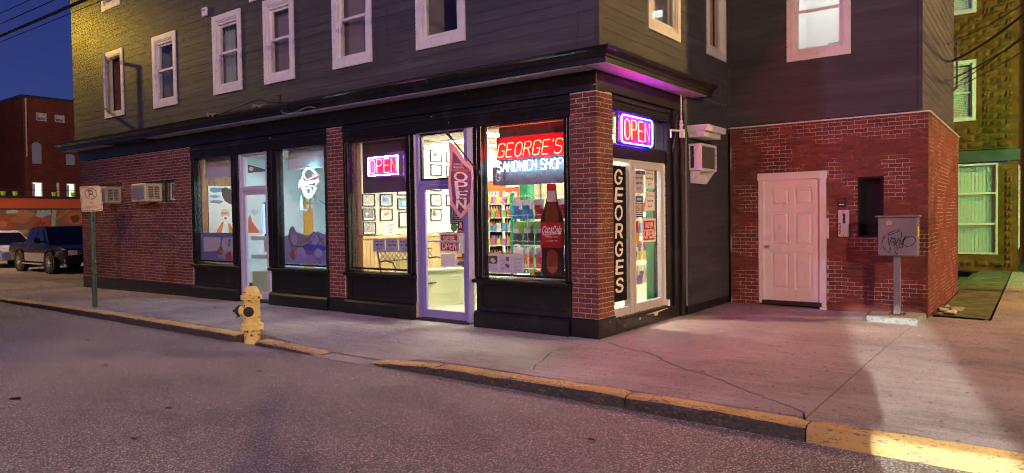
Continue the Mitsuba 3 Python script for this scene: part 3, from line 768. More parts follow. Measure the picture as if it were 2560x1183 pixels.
put(SHOP, 'peeled_patch', cat(B0.poly([(1.35, 0.165), (1.6, 0.172), (2.1, 0.182), (2.16, 0.174), (1.9, 0.160), (1.78, 0.155), (1.75, 0.11), (1.66, 0.112), (1.64, 0.152)], 0.024, 0.028), B0.poly([(1.12, 0.14), (1.2, 0.15), (1.17, 0.11)], 0.024, 0.028)), 'bare_wood', label='white bare patch under the side door')

# ------------------------------------------------------------------ inside the shop
CEIL = 3.2
put(SHOP, 'interior_wall', box(-5.15, -5.05, 0.31, 6.0, 1.36, 3.4), 'plaster', label='cream partition wall hung with pictures')
put(SHOP, 'interior_wall', box(-5.0, -0.3, 5.95, 6.1, 0, 3.4), paint('cream_wall', (0.74, 0.70, 0.52), 0.7))
put(SHOP, 'interior_wall', cat(box(-0.30, -0.26, 2.42, 6.0, 0.0, 3.4), box(-0.44, -0.42, 0.1, 0.6, 0.0, 3.3), box(-0.44, -0.42, 0.63, 0.64, 0.0, 0.2)), 'cream_wall')
pn = free_fast(SHOP + '__wainscot')
scene[pn] = mikit.ply(box(-5.15, -5.06, 0.31, 6.0, 0.0, 1.34), 'pine_board')
for i in range(38):
    y = 0.315 + i * 0.09
    copy(pn, 'pine_strip', mikit.ply(box(-0.006, 0.014, 0, 0.084, 0.0, 1.27, 0.004), 'pine_board') if i == 0 else PINE, T().translate([-5.056, y, 0.0]))
    if i == 0: PINE = {kk: vv for kk, vv in scene[pn + '__pine_strip'].items() if kk != 'to_world'}
put(pn, 'chair_rail', box(-5.06, -5.015, 0.31, 6.0, 1.285, 1.345, 0.008), 'pine_board')
put(SHOP, 'interior_floor', box(-5.15, -0.12, 0.25, 6.0, -0.1, 0.02), 'tile')
put(SHOP, 'interior_ceiling', box(-5.15, -0.05, 0.26, 6.0, CEIL, CEIL + 0.05), 'ceiling_tile')
put(SHOP, 'ceiling_grid', cat(*[box(-5.1, -0.1, y - 0.012, y + 0.012, CEIL - 0.006, CEIL) for y in np.arange(0.8, 6, 0.61)], *[box(x - 0.012, x + 0.012, 0.3, 6, CEIL - 0.007, CEIL) for x in np.arange(-4.6, 0, 1.22)]), 'white_metal')
put(SHOP, 'header', cat(A0.box(-5.05, -0.42, 3.02, 3.5, -0.40, -0.252), B0.box(0.45, 2.4, 3.12, 3.5, -0.35, -0.252)), paint('header_tan', (0.34, 0.28, 0.16), 0.7))
# green half wall standing askew behind the street door
def skew(m):
    a = math.atan2(0.56, 0.37)
    m.apply_transform(trimesh.transformations.rotation_matrix(a, (0, 0, 1))); m.apply_translation((-4.33, 1.31, 0.0)); return m
hw = free_fast(SHOP + '__half_wall')
scene[hw] = mikit.ply(skew(box(-0.75, 1.45, 0.0, 0.12, 0.02, 0.66)), 'green_wainscot')
put(hw, 'ledge', skew(box(-0.78, 1.47, -0.06, 0.16, 0.66, 0.71, 0.01)), 'green_wainscot')
put(hw, 'panel', skew(cat(box(-0.3, 0.55, -0.012, 0.0, 0.50, 0.525), box(-0.3, 0.55, -0.012, 0.0, 0.24, 0.265), box(0.53, 0.555, -0.012, 0.0, 0.265, 0.50), box(-0.7, 1.4, -0.02, 0.0, 0.02, 0.12))), 'green_wainscot')
for x, y, w in ((-2.80, 2.05, .2), (-0.44, 2.33, .14)):
    put(SHOP, 'column', box(x, x + w, y, y + 0.2, 0.0, CEIL, 0.01), 'green_column')
# bar next door
put(SHOP, 'interior_wall', cat(box(-10.3, -5.40, 4.2, 4.3, 0, 3.4), box(-5.40, -5.25, 0.31, 4.3, 0, 3.4)), 'pale_room', label='pale wall of the bar')
put(SHOP, 'interior_wall', box(-10.42, -10.34, 0.26, 1.33, 0, 3.4), 'wood_panel')
put(SHOP, 'interior_wall', box(-10.42, -10.34, 1.33, 4.3, 0, 3.4), 'pale_room')
put(SHOP, 'interior_floor', box(-10.4, -5.3, 0.25, 4.3, -0.1, 0.02), 'tile')
put(SHOP, 'interior_ceiling', box(-10.4, -5.3, 0.26, 4.3, CEIL, CEIL + 0.05), 'ceiling_tile')
put(SHOP, 'soffit', cat(box(-10.2, -8.74, 0.28, 0.36, 2.62, 3.2), box(-7.14, -5.69, 0.28, 0.36, 2.66, 3.2)), 'soffit')
put(SHOP, 'soffit_edge', cat(box(-10.2, -8.74, 0.265, 0.28, 2.60, 2.64), box(-7.14, -5.69, 0.265, 0.28, 2.635, 2.67)), 'white_trim')
put(SHOP, 'counter', cat(box(-9.6, -8.75, 1.0, 1.42, 0.02, 0.50), box(-9.6, -8.75, 0.98, 1.42, 0.80, 0.88), box(-9.6, -8.75, 0.98, 1.42, 1.22, 1.30)), paint('counter_green', (0.55, 0.60, 0.45), 0.5))
put(SHOP, 'inner_door', box(-10.34, -10.29, 2.96, 3.22, 0.0, 2.2), paint('orange_door', (0.70, 0.36, 0.06), 0.4), label='narrow orange door panel on the brown bar wall')
for i, (y, z) in enumerate(((3.06, 2.32), (3.22, 2.32), (3.38, 2.34), (3.05, 2.16), (3.22, 2.15), (3.38, 2.17), (3.06, 2.0), (3.2, 2.0))):
    whole('note', box(-10.285, -10.279, y - 0.045, y + 0.045, z - 0.055, z + 0.055), 'paper', 'small paper note by the orange door panel, %s from the left in the %s row' % (nth(i % 3), ('top', 'middle', 'bottom')[i // 3]), 'note', group='notes pinned up in the bar')
# ceiling lights
def ceiling_light(x, y, lx, ly, e, label):
    k = thing('ceiling_light', label, 'ceiling light', None)
    put(k, 'frame', cat(box(x - lx - .02, x + lx + .02, y - ly - .02, y - ly, CEIL - .02, CEIL - .007), box(x - lx - .02, x + lx + .02, y + ly, y + ly + .02, CEIL - .02, CEIL - .007)), 'white_metal')
    m = trimesh.Trimesh([[x - lx, y - ly, CEIL - .014], [x - lx, y + ly, CEIL - .014], [x + lx, y + ly, CEIL - .014], [x + lx, y - ly, CEIL - .014]], [[0, 1, 2], [0, 2, 3]], process=False)
    put(k, 'diffuser', m, 'white_metal', emit=e)
ceiling_light(-4.62, 2.52, 0.30, 0.26, INDOOR, 'bright ceiling panel nearest the picture wall, seen over the street door')
ceiling_light(-4.45, 3.75, 0.30, 0.30, INDOOR, 'bright ceiling panel further back, seen over the street door')
ceiling_light(-3.45, 2.00, 0.22, 0.40, tuple(1.25 * v for v in INDOOR), 'bright ceiling panel at the left edge of the window with the red neon name')
ceiling_light(-1.55, 1.45, 0.60, 0.26, tuple(1.9 * v for v in INDOOR), 'ceiling panel just inside the corner, behind the side door')
ceiling_light(-1.6, 3.9, 0.60, 0.30, INDOOR, 'ceiling panel at the back of the shop behind the snacks')
ceiling_light(-8.9, 0.9, 0.5, 0.2, INDOOR_BAR, 'dim ceiling panel in the bar behind the door with the pennant')
ceiling_light(-12.3, 2.2, 0.5, 0.3, INDOOR_BAR, 'ceiling panel in the back room behind the small window by the air conditioner')
ceiling_light(-6.5, 2.6, 0.6, 0.3, INDOOR_BAR, 'dim ceiling panel in the bar behind the window with the bow tie neon')
# ------------------------------------------------------------------ neon signs
def arc(cx, cy, rx, ry, a0, a1, n=8):
    return [(cx + rx * math.cos(math.radians(a0 + (a1 - a0) * i / n)), cy + ry * math.sin(math.radians(a0 + (a1 - a0) * i / n))) for i in range(n + 1)]
STROKES = {
    'O': [arc(.3, .72, .3, .28, 0, 180) + arc(.3, .28, .3, .28, 180, 360) + [(.6, .72)]],
    'P': [[(0, 0), (0, 1), (.3, 1)] + arc(.34, .76, .24, .24, 90, -90) + [(0, .52)]],
    'E': [[(.55, 1), (0.06, 1), (0, .94), (0, .06), (0.06, 0), (.55, 0)], [(0, .52), (.48, .52)]],
    'N': [[(0, 0), (0, 1), (.58, 0), (.58, 1)]],
    'G': [[(.6, .80), (.58, .94), (.48, 1), (.14, 1), (.04, .95), (0, .84), (0, .16), (.05, .05), (.14, 0), (.46, 0), (.56, .05), (.6, .16), (.6, .46), (.34, .46)]],
    'R': [[(0, 0), (0, 1), (.34, 1)] + arc(.36, .77, .23, .23, 90, -90) + [(.05, .54)], [(.30, .54), (.62, 0)]],
    'S': [[(.58, .86), (.5, .97), (.38, 1), (.16, 1), (.04, .94), (0, .82), (0, .68), (.06, .57), (.16, .53), (.42, .49), (.54, .44), (.6, .34), (.6, .16), (.54, .05), (.42, 0), (.15, 0), (.05, .04), (0, .14)]],
    'A': [[(0, 0), (.28, 1), (.34, 1), (.62, 0)], [(.12, .36), (.5, .36)]],
    'D': [[(0, 0), (0, 1), (.3, 1)] + arc(.3, .5, .3, .5, 90, -90) + [(0, 0)]],
    'W': [[(0, 1), (.16, 0), (.34, .8), (.52, 0), (.68, 1)]],
    'I': [[(.0, 0), (.0, 1)]],
    'C': [[(.58, .82), (.5, .97), (.38, 1), (.18, 1), (.04, .92), (0, .78), (0, .22), (.04, .08), (.18, 0), (.38, 0), (.5, .03), (.58, .18)]],
    'H': [[(0, 0), (0, 1)], [(.55, 0), (.55, 1)], [(0, .52), (.55, .52)]],
    "'": [[(.05, 1.02), (.02, .8)]],
}
def neon_letters(wall, txt, u, v, w, h, width, r, slant=0.0, gap=0.22, wscale=1.0):
    adv = {'I': 0.0, "'": 0.06, 'W': .68}
    out, x = [], 0.0
    for ch in txt:
        if ch == ' ': x += 0.35; continue
        for s in STROKES[ch]: out.append([(x + a, b) for a, b in s])
        x += adv.get(ch, .6) + gap
    tot = x - gap; k = width / tot
    return [wall(tube([(u + a * k + slant * b * h, v + b * h, w) for a, b in s], r, 6)) for s in out]
def round_rect(u0, u1, v0, v1, r, n=4):
    p = []
    for cx, cy, a in ((u1 - r, v1 - r, 0), (u0 + r, v1 - r, 90), (u0 + r, v0 + r, 180), (u1 - r, v0 + r, 270)): p += arc(cx, cy, r, r, a, a + 90, n)
    return p
def neon_sign(name, label): return thing(name, label, 'neon sign')
NEON_M = paint('neon_tube', (0.5, 0.5, 0.5), 0.4)

# OPEN, in the street window
GA, GB = Wall('A', 0.2), Wall('B', -0.012)
k = neon_sign('open_sign', 'neon sign reading OPEN in red inside a white border, in the street window')
put(k, 'backing', GA.box(-4.71, -4.0, 2.43, 2.70, -0.07, -0.05), 'red_board')
put(k, 'housing', cat(GA.box(-4.735, -3.955, 2.735, 2.745, -0.08, 0.01), GA.box(-3.955, -3.945, 2.40, 2.745, -0.08, 0.01), GA.box(-4.745, -4.735, 2.40, 2.745, -0.08, 0.01), GA.box(-4.745, -3.945, 2.39, 2.40, -0.08, 0.01)), paint('acrylic_violet', (0.35, 0.22, 0.45), 0.3))
put(k, 'border_tube', GA(tube([(a, b, 0.0) for a, b in round_rect(-4.725, -3.965, 2.41, 2.725, 0.045)], 0.014, 6, True)), NEON_M, emit=NEON['whiteblue'])
put(k, 'letter_tubes', cat(*neon_letters(GA, 'OPEN', -4.68, 2.45, 0.005, 0.235, 0.665, 0.0085)), NEON_M, emit=NEON['red'])
put(k, 'support_bars', cat(GA.box(-4.72, -3.97, 2.49, 2.497, -0.03, -0.02), GA.box(-4.72, -3.97, 2.63, 2.637, -0.03, -0.02)), 'dark_metal')
whole('dark_window_board', GA.box(-5.02, -3.62, 2.115, 3.05, -0.14, -0.13), 'tint_board', 'dark board hung behind the OPEN neon in the upper street window', 'board')
whole('folded_shade', GA.poly([(-3.95, 2.40), (-3.90, 2.25), (-3.83, 2.26), (-3.88, 2.72), (-3.94, 2.80), (-4.35, 2.80), (-4.3, 2.755), (-3.945, 2.755)], -0.10, -0.098), 'acrylic_violet', 'crumpled violet plastic sheet hanging behind the right end of the OPEN neon', 'plastic sheet')
# OPEN, over the side door
k = neon_sign('open_sign', 'neon sign reading OPEN in red with a blue border, over the side door')
put(k, 'housing', GB.box(0.66, 1.75, 2.67, 3.10, -0.085, -0.03, 0.03), 'dark_metal')
put(k, 'backing', GB.box(0.79, 1.66, 2.74, 3.03, -0.029, -0.02), 'red_board')
put(k, 'border_tube', GB(tube([(a, b, 0.0) for a, b in round_rect(0.725, 1.715, 2.69, 3.085, 0.06)], 0.013, 6, True)), NEON_M, emit=NEON['blue'])
put(k, 'letter_tubes', cat(*neon_letters(GB, 'OPEN', 0.81, 2.745, 0.005, 0.285, 0.80, 0.0095)), NEON_M, emit=NEON['corner_red'])
# GEORGE'S SANDWICH SHOP
k = neon_sign('name_sign', "neon sign with a long red name over a line of white lettering")
put(k, 'backing', GA.box(-1.90, -0.60, 2.52, 2.86, -0.08, -0.07), 'red_board')
put(k, 'name_tubes', cat(*neon_letters(GA, "GEORGE'S", -1.845, 2.555, 0.0, 0.20, 1.15, 0.0085, 0.22)), NEON_M, emit=NEON['red'])
put(k, 'lower_tubes', cat(*neon_letters(GA, 'SANDWICH SHOP', -1.84, 2.335, 0.0, 0.145, 1.17, 0.0085, 0.05)), NEON_M, emit=NEON['cyan'], label='line of white neon lettering')
put(k, 'top_bar', GA.box(-1.72, -0.62, 2.832, 2.845, -0.02, 0.0), paint('bar_red', (0.55, 0.04, 0.05), 0.3))
put(k, 'hanging_wires', cat(*[GA(tube([(x, 2.84, -0.01), (x + .01, 3.1, -0.02)], 0.003, 5)) for x in (-1.5, -0.9)], *[GA(tube([(x, 2.34, -0.01), (x + 0.05, 2.55, -0.01)], 0.003, 5)) for x in (-1.85, -1.75, -0.72)]), 'dark_metal')
whole('dark_window_board', GA.box(-1.90, -0.53, 2.135, 3.05, -0.14, -0.13), 'tint_board', 'dark board hung behind the long red neon name', 'board')
# beer neon in the bar window
k = neon_sign('beer_sign', 'white and red neon sign with a bow tie emblem in the bar window')
def GN(pts, r, closed=False): return GA(tube([(a, b, 0.0) for a, b in pts], r, 6, closed))
def BN(pts): return [(-6.9195 + X / 540.4, 2.799 - Y / 863.3 - .00052 * (X / 6.59 - 38.5)) for X, Y in pts]
put(k, 'outline_tube', cat(GN(BN([(182, 262), (190, 225), (215, 180), (250, 150), (290, 142), (330, 155), (368, 192), (398, 240)]), 0.016), GN(BN([(172, 462), (190, 520), (215, 580), (240, 612), (270, 618), (305, 602), (335, 552), (365, 502), (388, 462)]), 0.016), GN(BN(arc(265, 512, 46, 58, 0, 360, 12)), 0.012)), NEON_M, emit=NEON['cyan'])
put(k, 'bow_tube', cat(GN(BN([(158, 322), (165, 282), (200, 288), (255, 328), (330, 292), (440, 245), (428, 312), (402, 372), (372, 442), (235, 412), (104, 462), (110, 385)]), 0.010), GN(BN([(348, 236), (346, 292)]), 0.009), GN(BN([(206, 262), (212, 286)]), 0.009), GN(BN([(206, 430), (212, 492)]), 0.009), GN(BN([(352, 452), (358, 496)]), 0.009)), NEON_M, emit=(6.0, 0.45, 0.6))
put(k, 'script_tubes', cat(GN(BN([(122, 345), (152, 352), (142, 405), (130, 350), (178, 336), (190, 362), (160, 376), (202, 384), (184, 404), (150, 408)]), 0.013), GN(BN([(204, 368), (226, 392), (232, 362), (262, 388), (266, 356), (300, 382), (310, 350), (332, 376), (352, 340), (382, 366), (402, 335), (432, 340), (412, 372)]), 0.013)), NEON_M, emit=NEON['white'])
put(k, 'wire', GA(tube([(-6.30, 2.10, -0.02), (-6.1, 2.0, -0.02), (-5.95, 1.94, -0.02), (-5.72, 1.93, -0.01)], 0.004, 5)), 'dark_metal')
k = neon_sign('blue_tube_light', 'vertical blue neon tube seen through the bar door')
put(k, 'tube', box(-9.135, -9.10, 1.0, 1.03, 1.36, 2.02), NEON_M, emit=(0.15, 1.0, 9.0))
put(k, 'bracket', box(-9.14, -9.095, 1.03, 1.06, 1.3, 2.06), 'dark_metal')
for (y, z, lab) in ((1.3, 2.0, 'left'), (3.9, 2.02, 'right')): pass
for i, (x, z) in enumerate(((-7.2, 1.90), (-7.0, 1.88))): pass
k = neon_sign('bottle_light', 'small blue bottle shaped light at the left of the bar window')
put(k, 'body', lathe([(0.0, 0), (0.03, 0), (0.03, 0.16), (0.012, 0.22), (0.012, 0.28), (0, 0.28)], 12, (-6.95, 0.42, 1.86)), NEON_M, True, emit=(0.5, 1.6, 3.0))
put(k, 'base', box(-7.0, -6.8, 0.40, 0.45, 1.83, 1.86), NEON_M, emit=(0.1, 0.25, 3.0))

# ------------------------------------------------------------------ signs, prints and papers
def sheet_sign(name, label, cat_, wall, u0, u1, v0, v1, w, col, lines=(), ink=(0.03, 0.03, 0.03), t=0.003, group=None):
    """a thin sheet with lines of lettering: (text, height, v, width or None, bold)"""
    k = thing(name, label, cat_, group)
    put(k, 'sheet', wall.box(u0, u1, v0, v1, w, w + t), col)
    ms = [wall.text(tx, h, (u0 + u1) / 2, v, w + t, b, 0.0012, wd, True) for tx, h, v, wd, b in lines]
    if ms: put(k, 'lettering', cat(*ms), flat(ink))
    return k
GL = Wall('A', 0.0)   # sheets are put with w measured from the facade plane
for i, (u, a, lab) in enumerate(((-4.555, 'Veggie', 'left'), (-4.235, 'Super', 'middle'), (-3.92, 'Ham', 'right'))):
    sheet_sign('price_card', '%s of the three grey price cards stuck in a row on the street window' % lab, 'price card', GL, u, u + 0.295, 1.085, 1.315, -0.125, paint('card_grey', (0.42, 0.42, 0.52), 0.7),
               [(('Tuesday Special', 'Country Special', 'Wednesday Special')[i], 0.026, 1.255, 0.24, False), (a + ' Value', 0.032, 1.195, 0.20, True), ('$4.99', 0.036, 1.12, 0.11, False)])
sheet_sign('dining_notice', 'white notice about indoor dining on the picture wall', 'notice', Wall('B', -5.05), 0.83, 1.12, 1.345, 1.565, 0.004, 'paper', [('SORRY', 0.026, 1.52, 0.18, False), ('NO Indoor', 0.028, 1.475, 0.17, False), ('Dining', 0.028, 1.43, 0.12, False), ('Available', 0.028, 1.38, 0.16, False)])
LW = Wall('B', -5.05)
def picture(name_, label, y0, y1, z0, z1, cols, wall=None):
    wall = wall or LW
    k = thing('picture_frame', label, 'picture', 'framed pictures on the cream wall')
    del labels[k]['group']
    put(k, 'frame', wall.ring(y0, y1, z0, z1, 0.016, 0.003, 0.022), 'dark_metal')
    put(k, 'mat_board', wall.box(y0 + .014, y1 - .014, z0 + .014, z1 - .014, 0.004, 0.008), 'paper')
    r = np.random.default_rng(abs(hash(label)) % 1000 if False else len(label) * 37 + int(y0 * 100) + int(z0 * 100))
    a, b, c, d = y0 + .035, y1 - .035, z0 + .045, z1 - .025
    ms = {}
    put(k, 'print', wall.box(a, b, c, d, 0.008, 0.009), flat(cols[0]))
    for j, cc in enumerate(cols[1:]):
        cu, cv = r.uniform(a + 0.25 * (b - a), b - 0.25 * (b - a)), r.uniform(c + 0.3 * (d - c), d - 0.3 * (d - c))
        ru, rv = r.uniform(0.18, 0.34) * (b - a), r.uniform(0.18, 0.4) * (d - c)
        pts = [(min(b, max(a, cu + ru * math.cos(t) * r.uniform(.6, 1.1))), min(d, max(c, cv + rv * math.sin(t) * r.uniform(.6, 1.1)))) for t in np.linspace(0, 2 * PI, 12)[:-1]]
        put(k, 'print', wall.poly(pts, 0.009, 0.0093 + 0.0004 * j), flat(cc))
pics = [(0.32, 0.62, 1.885, 2.11, 'upper left picture over the bench, a pale grey print', [(.5, .52, .45), (.3, .32, .3), (.66, .62, .5)]),
        (0.745, 1.055, 1.885, 2.115, 'picture with a blue print, second in the top row over the bench', [(.35, .5, .68), (.75, .72, .7), (.15, .25, .55), (.6, .3, .25)]),
        (1.185, 1.50, 2.10, 2.32, 'picture half hidden by the dark window board, highest over the bench', [(.6, .58, .5), (.4, .4, .36)]),
        (1.185, 1.50, 1.825, 2.04, 'picture of a green valley and blue sky, at the right over the bench', [(.15, .38, .6), (.2, .42, .12), (.75, .68, .25), (.7, .75, .7)]),
        (0.315, 0.62, 1.625, 1.845, 'dark picture with a brown figure, middle of the left column over the bench', [(.25, .26, .26), (.45, .25, .18), (.6, .58, .55)]),
        (0.74, 1.05, 1.62, 1.845, 'beige group picture just above the white notice', [(.6, .56, .46), (.35, .28, .22), (.5, .4, .32), (.3, .26, .2)]),
        (0.325, 0.63, 1.37, 1.595, 'picture with a red and white figure, lowest in the left column over the bench', [(.38, .40, .46), (.7, .68, .66), (.55, .2, .12)]),
        (1.215, 1.455, 1.485, 1.78, 'upright frame with a blank pale sheet over the bench', [(.66, .68, .58)]),
        (2.115, 2.44, 2.79, 3.02, 'black and white picture of a waving man, upper left in the street door transom', [(.3, .3, .28), (.72, .7, .64), (.08, .08, .08)]),
        (2.58, 2.885, 2.805, 3.02, 'picture with a grey upright print, upper right in the street door transom', [(.55, .55, .48), (.25, .25, .26)]),
        (2.115, 2.44, 2.51, 2.735, 'picture of a raised hand, lower left in the street door transom', [(.66, .66, .6), (.45, .25, .15), (.5, .36, .25)]),
        (2.58, 2.885, 2.50, 2.725, 'picture with a small brown print, lower right in the street door transom', [(.62, .6, .5), (.3, .2, .15)]),
        (2.11, 2.42, 2.20, 2.43, 'picture cut by the transom bar of the street door', [(.6, .58, .5), (.4, .35, .3)]),
        (2.095, 2.41, 1.895, 2.135, 'picture with an orange and grey print, seen through the glass of the street door', [(.55, .52, .46), (.55, .28, .1), (.3, .3, .3)]),
        (2.09, 2.40, 1.60, 1.84, 'picture of a brown dog, seen through the glass of the street door', [(.62, .6, .56), (.35, .2, .12), (.2, .12, .08)]),
        (2.55, 2.86, 1.9, 2.13, 'picture further back on the cream wall, behind the hours list', [(.5, .5, .46), (.3, .25, .2)])]
for y0, y1, z0, z1, lab, cols in pics: picture('', lab, y0, y1, z0, z1, cols)
# bench under the pictures
k = thing('bench', 'black wrought iron bench with a lattice back below the pictures', 'bench')
bx0 = -4.72
lat = []
for i in range(12):
    y = 0.42 + i * 0.11
    lat += [tube([(bx0, y, 0.90), (bx0, y + 0.16, 1.06)], 0.006, 5), tube([(bx0, y + 0.16, 0.90), (bx0, y, 1.06)], 0.006, 5)]
put(k, 'lattice', cat(*lat), 'dark_metal')
put(k, 'back_frame', cat(tube([(bx0, 0.36, 1.12), (bx0 + .02, 0.40, 0.86), (bx0 + 0.06, 0.42, 0.45)], 0.014), tube([(bx0, 0.38, 1.07), (bx0, 1.75, 1.07)], 0.013), tube([(bx0, 0.40, 0.89), (bx0, 1.75, 0.89)], 0.011)), 'dark_metal')
put(k, 'seat', cat(*[box(bx0 + 0.05 + i * 0.07, bx0 + 0.10 + i * 0.07, 0.4, 1.75, 0.44, 0.46) for i in range(6)]), 'dark_metal')
put(k, 'armrest', cat(tube([(bx0, 0.42, 0.88), (bx0 + .18, 0.40, 0.91), (bx0 + .36, 0.40, 0.88), (bx0 + .42, 0.40, 0.78), (bx0 + .40, 0.40, 0.45)], 0.013)), 'dark_metal')
put(k, 'armrest', cat(tube([(bx0, 1.70, 0.88), (bx0 + .2, 1.70, 0.91), (bx0 + .40, 1.70, 0.87), (bx0 + .42, 1.70, 0.45)], 0.013)), 'dark_metal')
for y in (0.44, 1.70): put(k, 'leg', cat(tube([(bx0 + .06, y, 0.45), (bx0 - .02, y, 0.02)], 0.014), tube([(bx0 + .42, y, 0.45), (bx0 + .45, y, 0.02)], 0.014)), 'dark_metal')

# what hangs on the street door
k = sheet_sign('open_placard', "red and white placard reading WE'RE OPEN on the street door", 'sign', GL, -3.055, -2.635, 1.10, 1.415, -0.20, 'sign_white')
put(k, 'red_field', GL.box(-3.02, -2.67, 1.13, 1.385, -0.197, -0.195), paint('placard_red', (0.42, 0.02, 0.04), 0.5))
put(k, 'lettering', cat(GL.text("WE'RE", 0.075, -2.845, 1.285, -0.195, True, 0.002, 0.24, True), GL.text('OPEN', 0.115, -2.845, 1.15, -0.195, True, 0.002, 0.31, True)), 'sign_white')
k = sheet_sign('hours_list', 'blue and black list of opening hours on the street door', 'sign', GL, -2.805, -2.575, 1.555, 1.865, -0.19, paint('hours_black', (0.03, 0.035, 0.05), 0.5))
put(k, 'heading', GL.box(-2.80, -2.58, 1.785, 1.86, -0.187, -0.185), flat((.08, .22, .42)))
put(k, 'lettering', cat(GL.text('HOURS', 0.03, -2.69, 1.805, -0.185, True, 0.001, 0.13, True), *[GL.box(-2.79, -2.735, 1.575 + i * .03, 1.59 + i * .03, -0.187, -0.185) for i in range(7)], *[GL.box(-2.715, -2.59, 1.575 + i * .03, 1.588 + i * .03, -0.187, -0.185) for i in range(7)]), 'sign_white')
sheet_sign('blank_notice', 'plain white sheet taped below the placard on the street door', 'notice', GL, -3.02, -2.71, 0.87, 1.075, -0.19, 'paper')
k = whole('round_sticker', GL.poly(Polygon(arc(0, 0, .075, .075, 0, 360, 14)).buffer(0) if False else [(a - 2.70, b + 1.50) for a, b in arc(0, 0, .07, .065, 0, 360, 14)], -0.16, -0.158), flat((.08, .38, .18)), 'round green sticker on the street door glass', 'sticker')
k = thing('pull_sign', 'dark red sticker reading PULL on the edge of the street door', 'sticker')
put(k, 'sheet', GL.box(-2.555, -2.43, 1.42, 1.60, -0.08, -0.078), flat((.16, .02, .05)))
put(k, 'lettering', cat(GL.text('PULL', 0.028, -2.49, 1.435, -0.078, True, 0.001, 0.08, True), GL.poly([(-2.52, 1.49), (-2.50, 1.49), (-2.49, 1.56), (-2.48, 1.49), (-2.46, 1.49), (-2.475, 1.58), (-2.505, 1.58)], -0.078, -0.077)), 'sign_white')
sheet_sign('small_notice', 'small white card beside the handle of the street door', 'notice', GL, -2.545, -2.42, 1.30, 1.375, -0.155, 'paper')
sheet_sign('small_notice', 'small blue card beside the handle of the street door', 'notice', GL, -2.52, -2.43, 1.21, 1.28, -0.155, flat((.25, .38, .6)))
k = thing('rainbow_sticker', 'small rainbow flag sticker low on the street door glass', 'sticker')
for i, c in enumerate(((.25, .08, .35), (.05, .12, .45), (.05, .35, .1), (.75, .6, .05), (.75, .3, .04), (.6, .05, .05))): put(k, 'stripe', GL.box(-2.64, -2.48, 0.90 + i * .023, 0.9229 + i * .023, -0.155, -0.153), flat(c))
put(k, 'chevron', GL.poly([(-2.66, 0.90), (-2.60, 0.968), (-2.66, 1.036)], -0.153, -0.152), 'paper')
whole('orange_poster', box(-3.92, -3.50, 2.55, 2.56, 2.15, 2.36), flat((.62, .12, .04)), 'orange red poster hanging inside, seen at the top of the street door glass', 'poster')
k = thing('goods_rack', 'teal shelf of small goods seen through the street door', 'rack')
put(k, 'upright', box(-3.9, -3.86, 2.3, 2.34, 0.0, 2.1), flat((.03, .28, .22))); put(k, 'upright', box(-3.2, -3.12, 2.3, 2.34, 0.0, 2.1), flat((.03, .28, .22)))
for i in range(5):
    z = 0.85 + i * 0.26
    put(k, 'shelf', box(-3.9, -3.15, 2.3, 2.6, z, z + .015), 'white_metal')
goods_c = [(.55, .12, .08), (.12, .3, .5), (.6, .5, .1), (.2, .4, .15), (.5, .5, .48), (.4, .15, .35)]
for i in range(5):
    for j in range(5):
        x = -3.82 + j * .13
        whole('packet', box(x, x + rng.uniform(.08, .11), 2.33, 2.42, .866 + i * .26, .866 + i * .26 + rng.uniform(.10, .18), .008), flat(goods_c[(i * 2 + j * 3) % 6]), 'small packet, %s from the left on the %s board of the teal shelf' % (nth(j), ('lowest', 'second lowest', 'middle', 'second highest', 'highest')[i]), 'packet', group='packets on the teal shelf')

# feather flag on a pole by the street door
k = thing('feather_flag', 'pink bordered purple flag reading OPEN, hanging from a pole by the street door', 'flag')
fx, fy = -2.035, -0.05
put(k, 'pole', tube([(-2.045, -0.01, 2.34), (-2.12, -0.56, 2.84)], 0.011), 'dark_metal')
put(k, 'pole_tip', tube([(-2.115, -0.52, 2.805), (-2.13, -0.62, 2.90)], [0.016, 0.026]), 'dark_metal')
put(k, 'bracket', A0.poly([(a - 2.04, b + 2.33) for a, b in arc(0, 0, .035, .05, 0, 360, 12)], 0.0, 0.03), 'dark_metal')
def flag_map(m):
    """the cloth hangs below the pole, from near the wall to the tip; it twists a little"""
    v = m.vertices.copy(); t = v[:, 0]; z = v[:, 1]
    px = -2.062 - 0.10 * t + 0.018 * np.sin(z * 9 + 4 * t)
    py = -0.12 - 0.42 * t
    n = np.array([0.93, -0.36, 0])
    m.vertices = np.stack([px, py, z], 1) + v[:, 2:3] * n
    return m
FL = [(0.0, 2.40), (0.98, 2.79), (1.0, 1.84), (0.5, 1.64), (0.0, 1.84)]
FI = [(0.10, 2.36), (0.86, 2.62), (0.90, 1.88), (0.5, 1.71), (0.10, 1.89)]
def fine(poly, w0, w1):
    m = extrude(Polygon(poly), w1 - w0); m.apply_translation((0, 0, w0))
    a, b = trimesh.remesh.subdivide_to_size(m.vertices, m.faces, 0.12); return trimesh.Trimesh(a, b, process=False)
put(k, 'cloth', flag_map(fine(FL, -0.002, 0.002)), paint('flag_pink', (0.66, 0.34, 0.38), 0.8))
put(k, 'field', flag_map(fine(FI, 0.002, 0.004)), paint('flag_purple', (0.13, 0.05, 0.17), 0.8))
def flag_text(t, h, u, v, wd, bold=True):
    m = meshkit.text_mesh(t, h, 0.003, bold); m.apply_translation((-m.bounds[0][0], 0, 0)); m.vertices[:, 0] *= wd / m.bounds[1][0]
    m.vertices[:, 0] = 1.0 - (m.vertices[:, 0] + u); m.invert(); m.apply_translation((0, v, 0.004)); return flag_map(m)
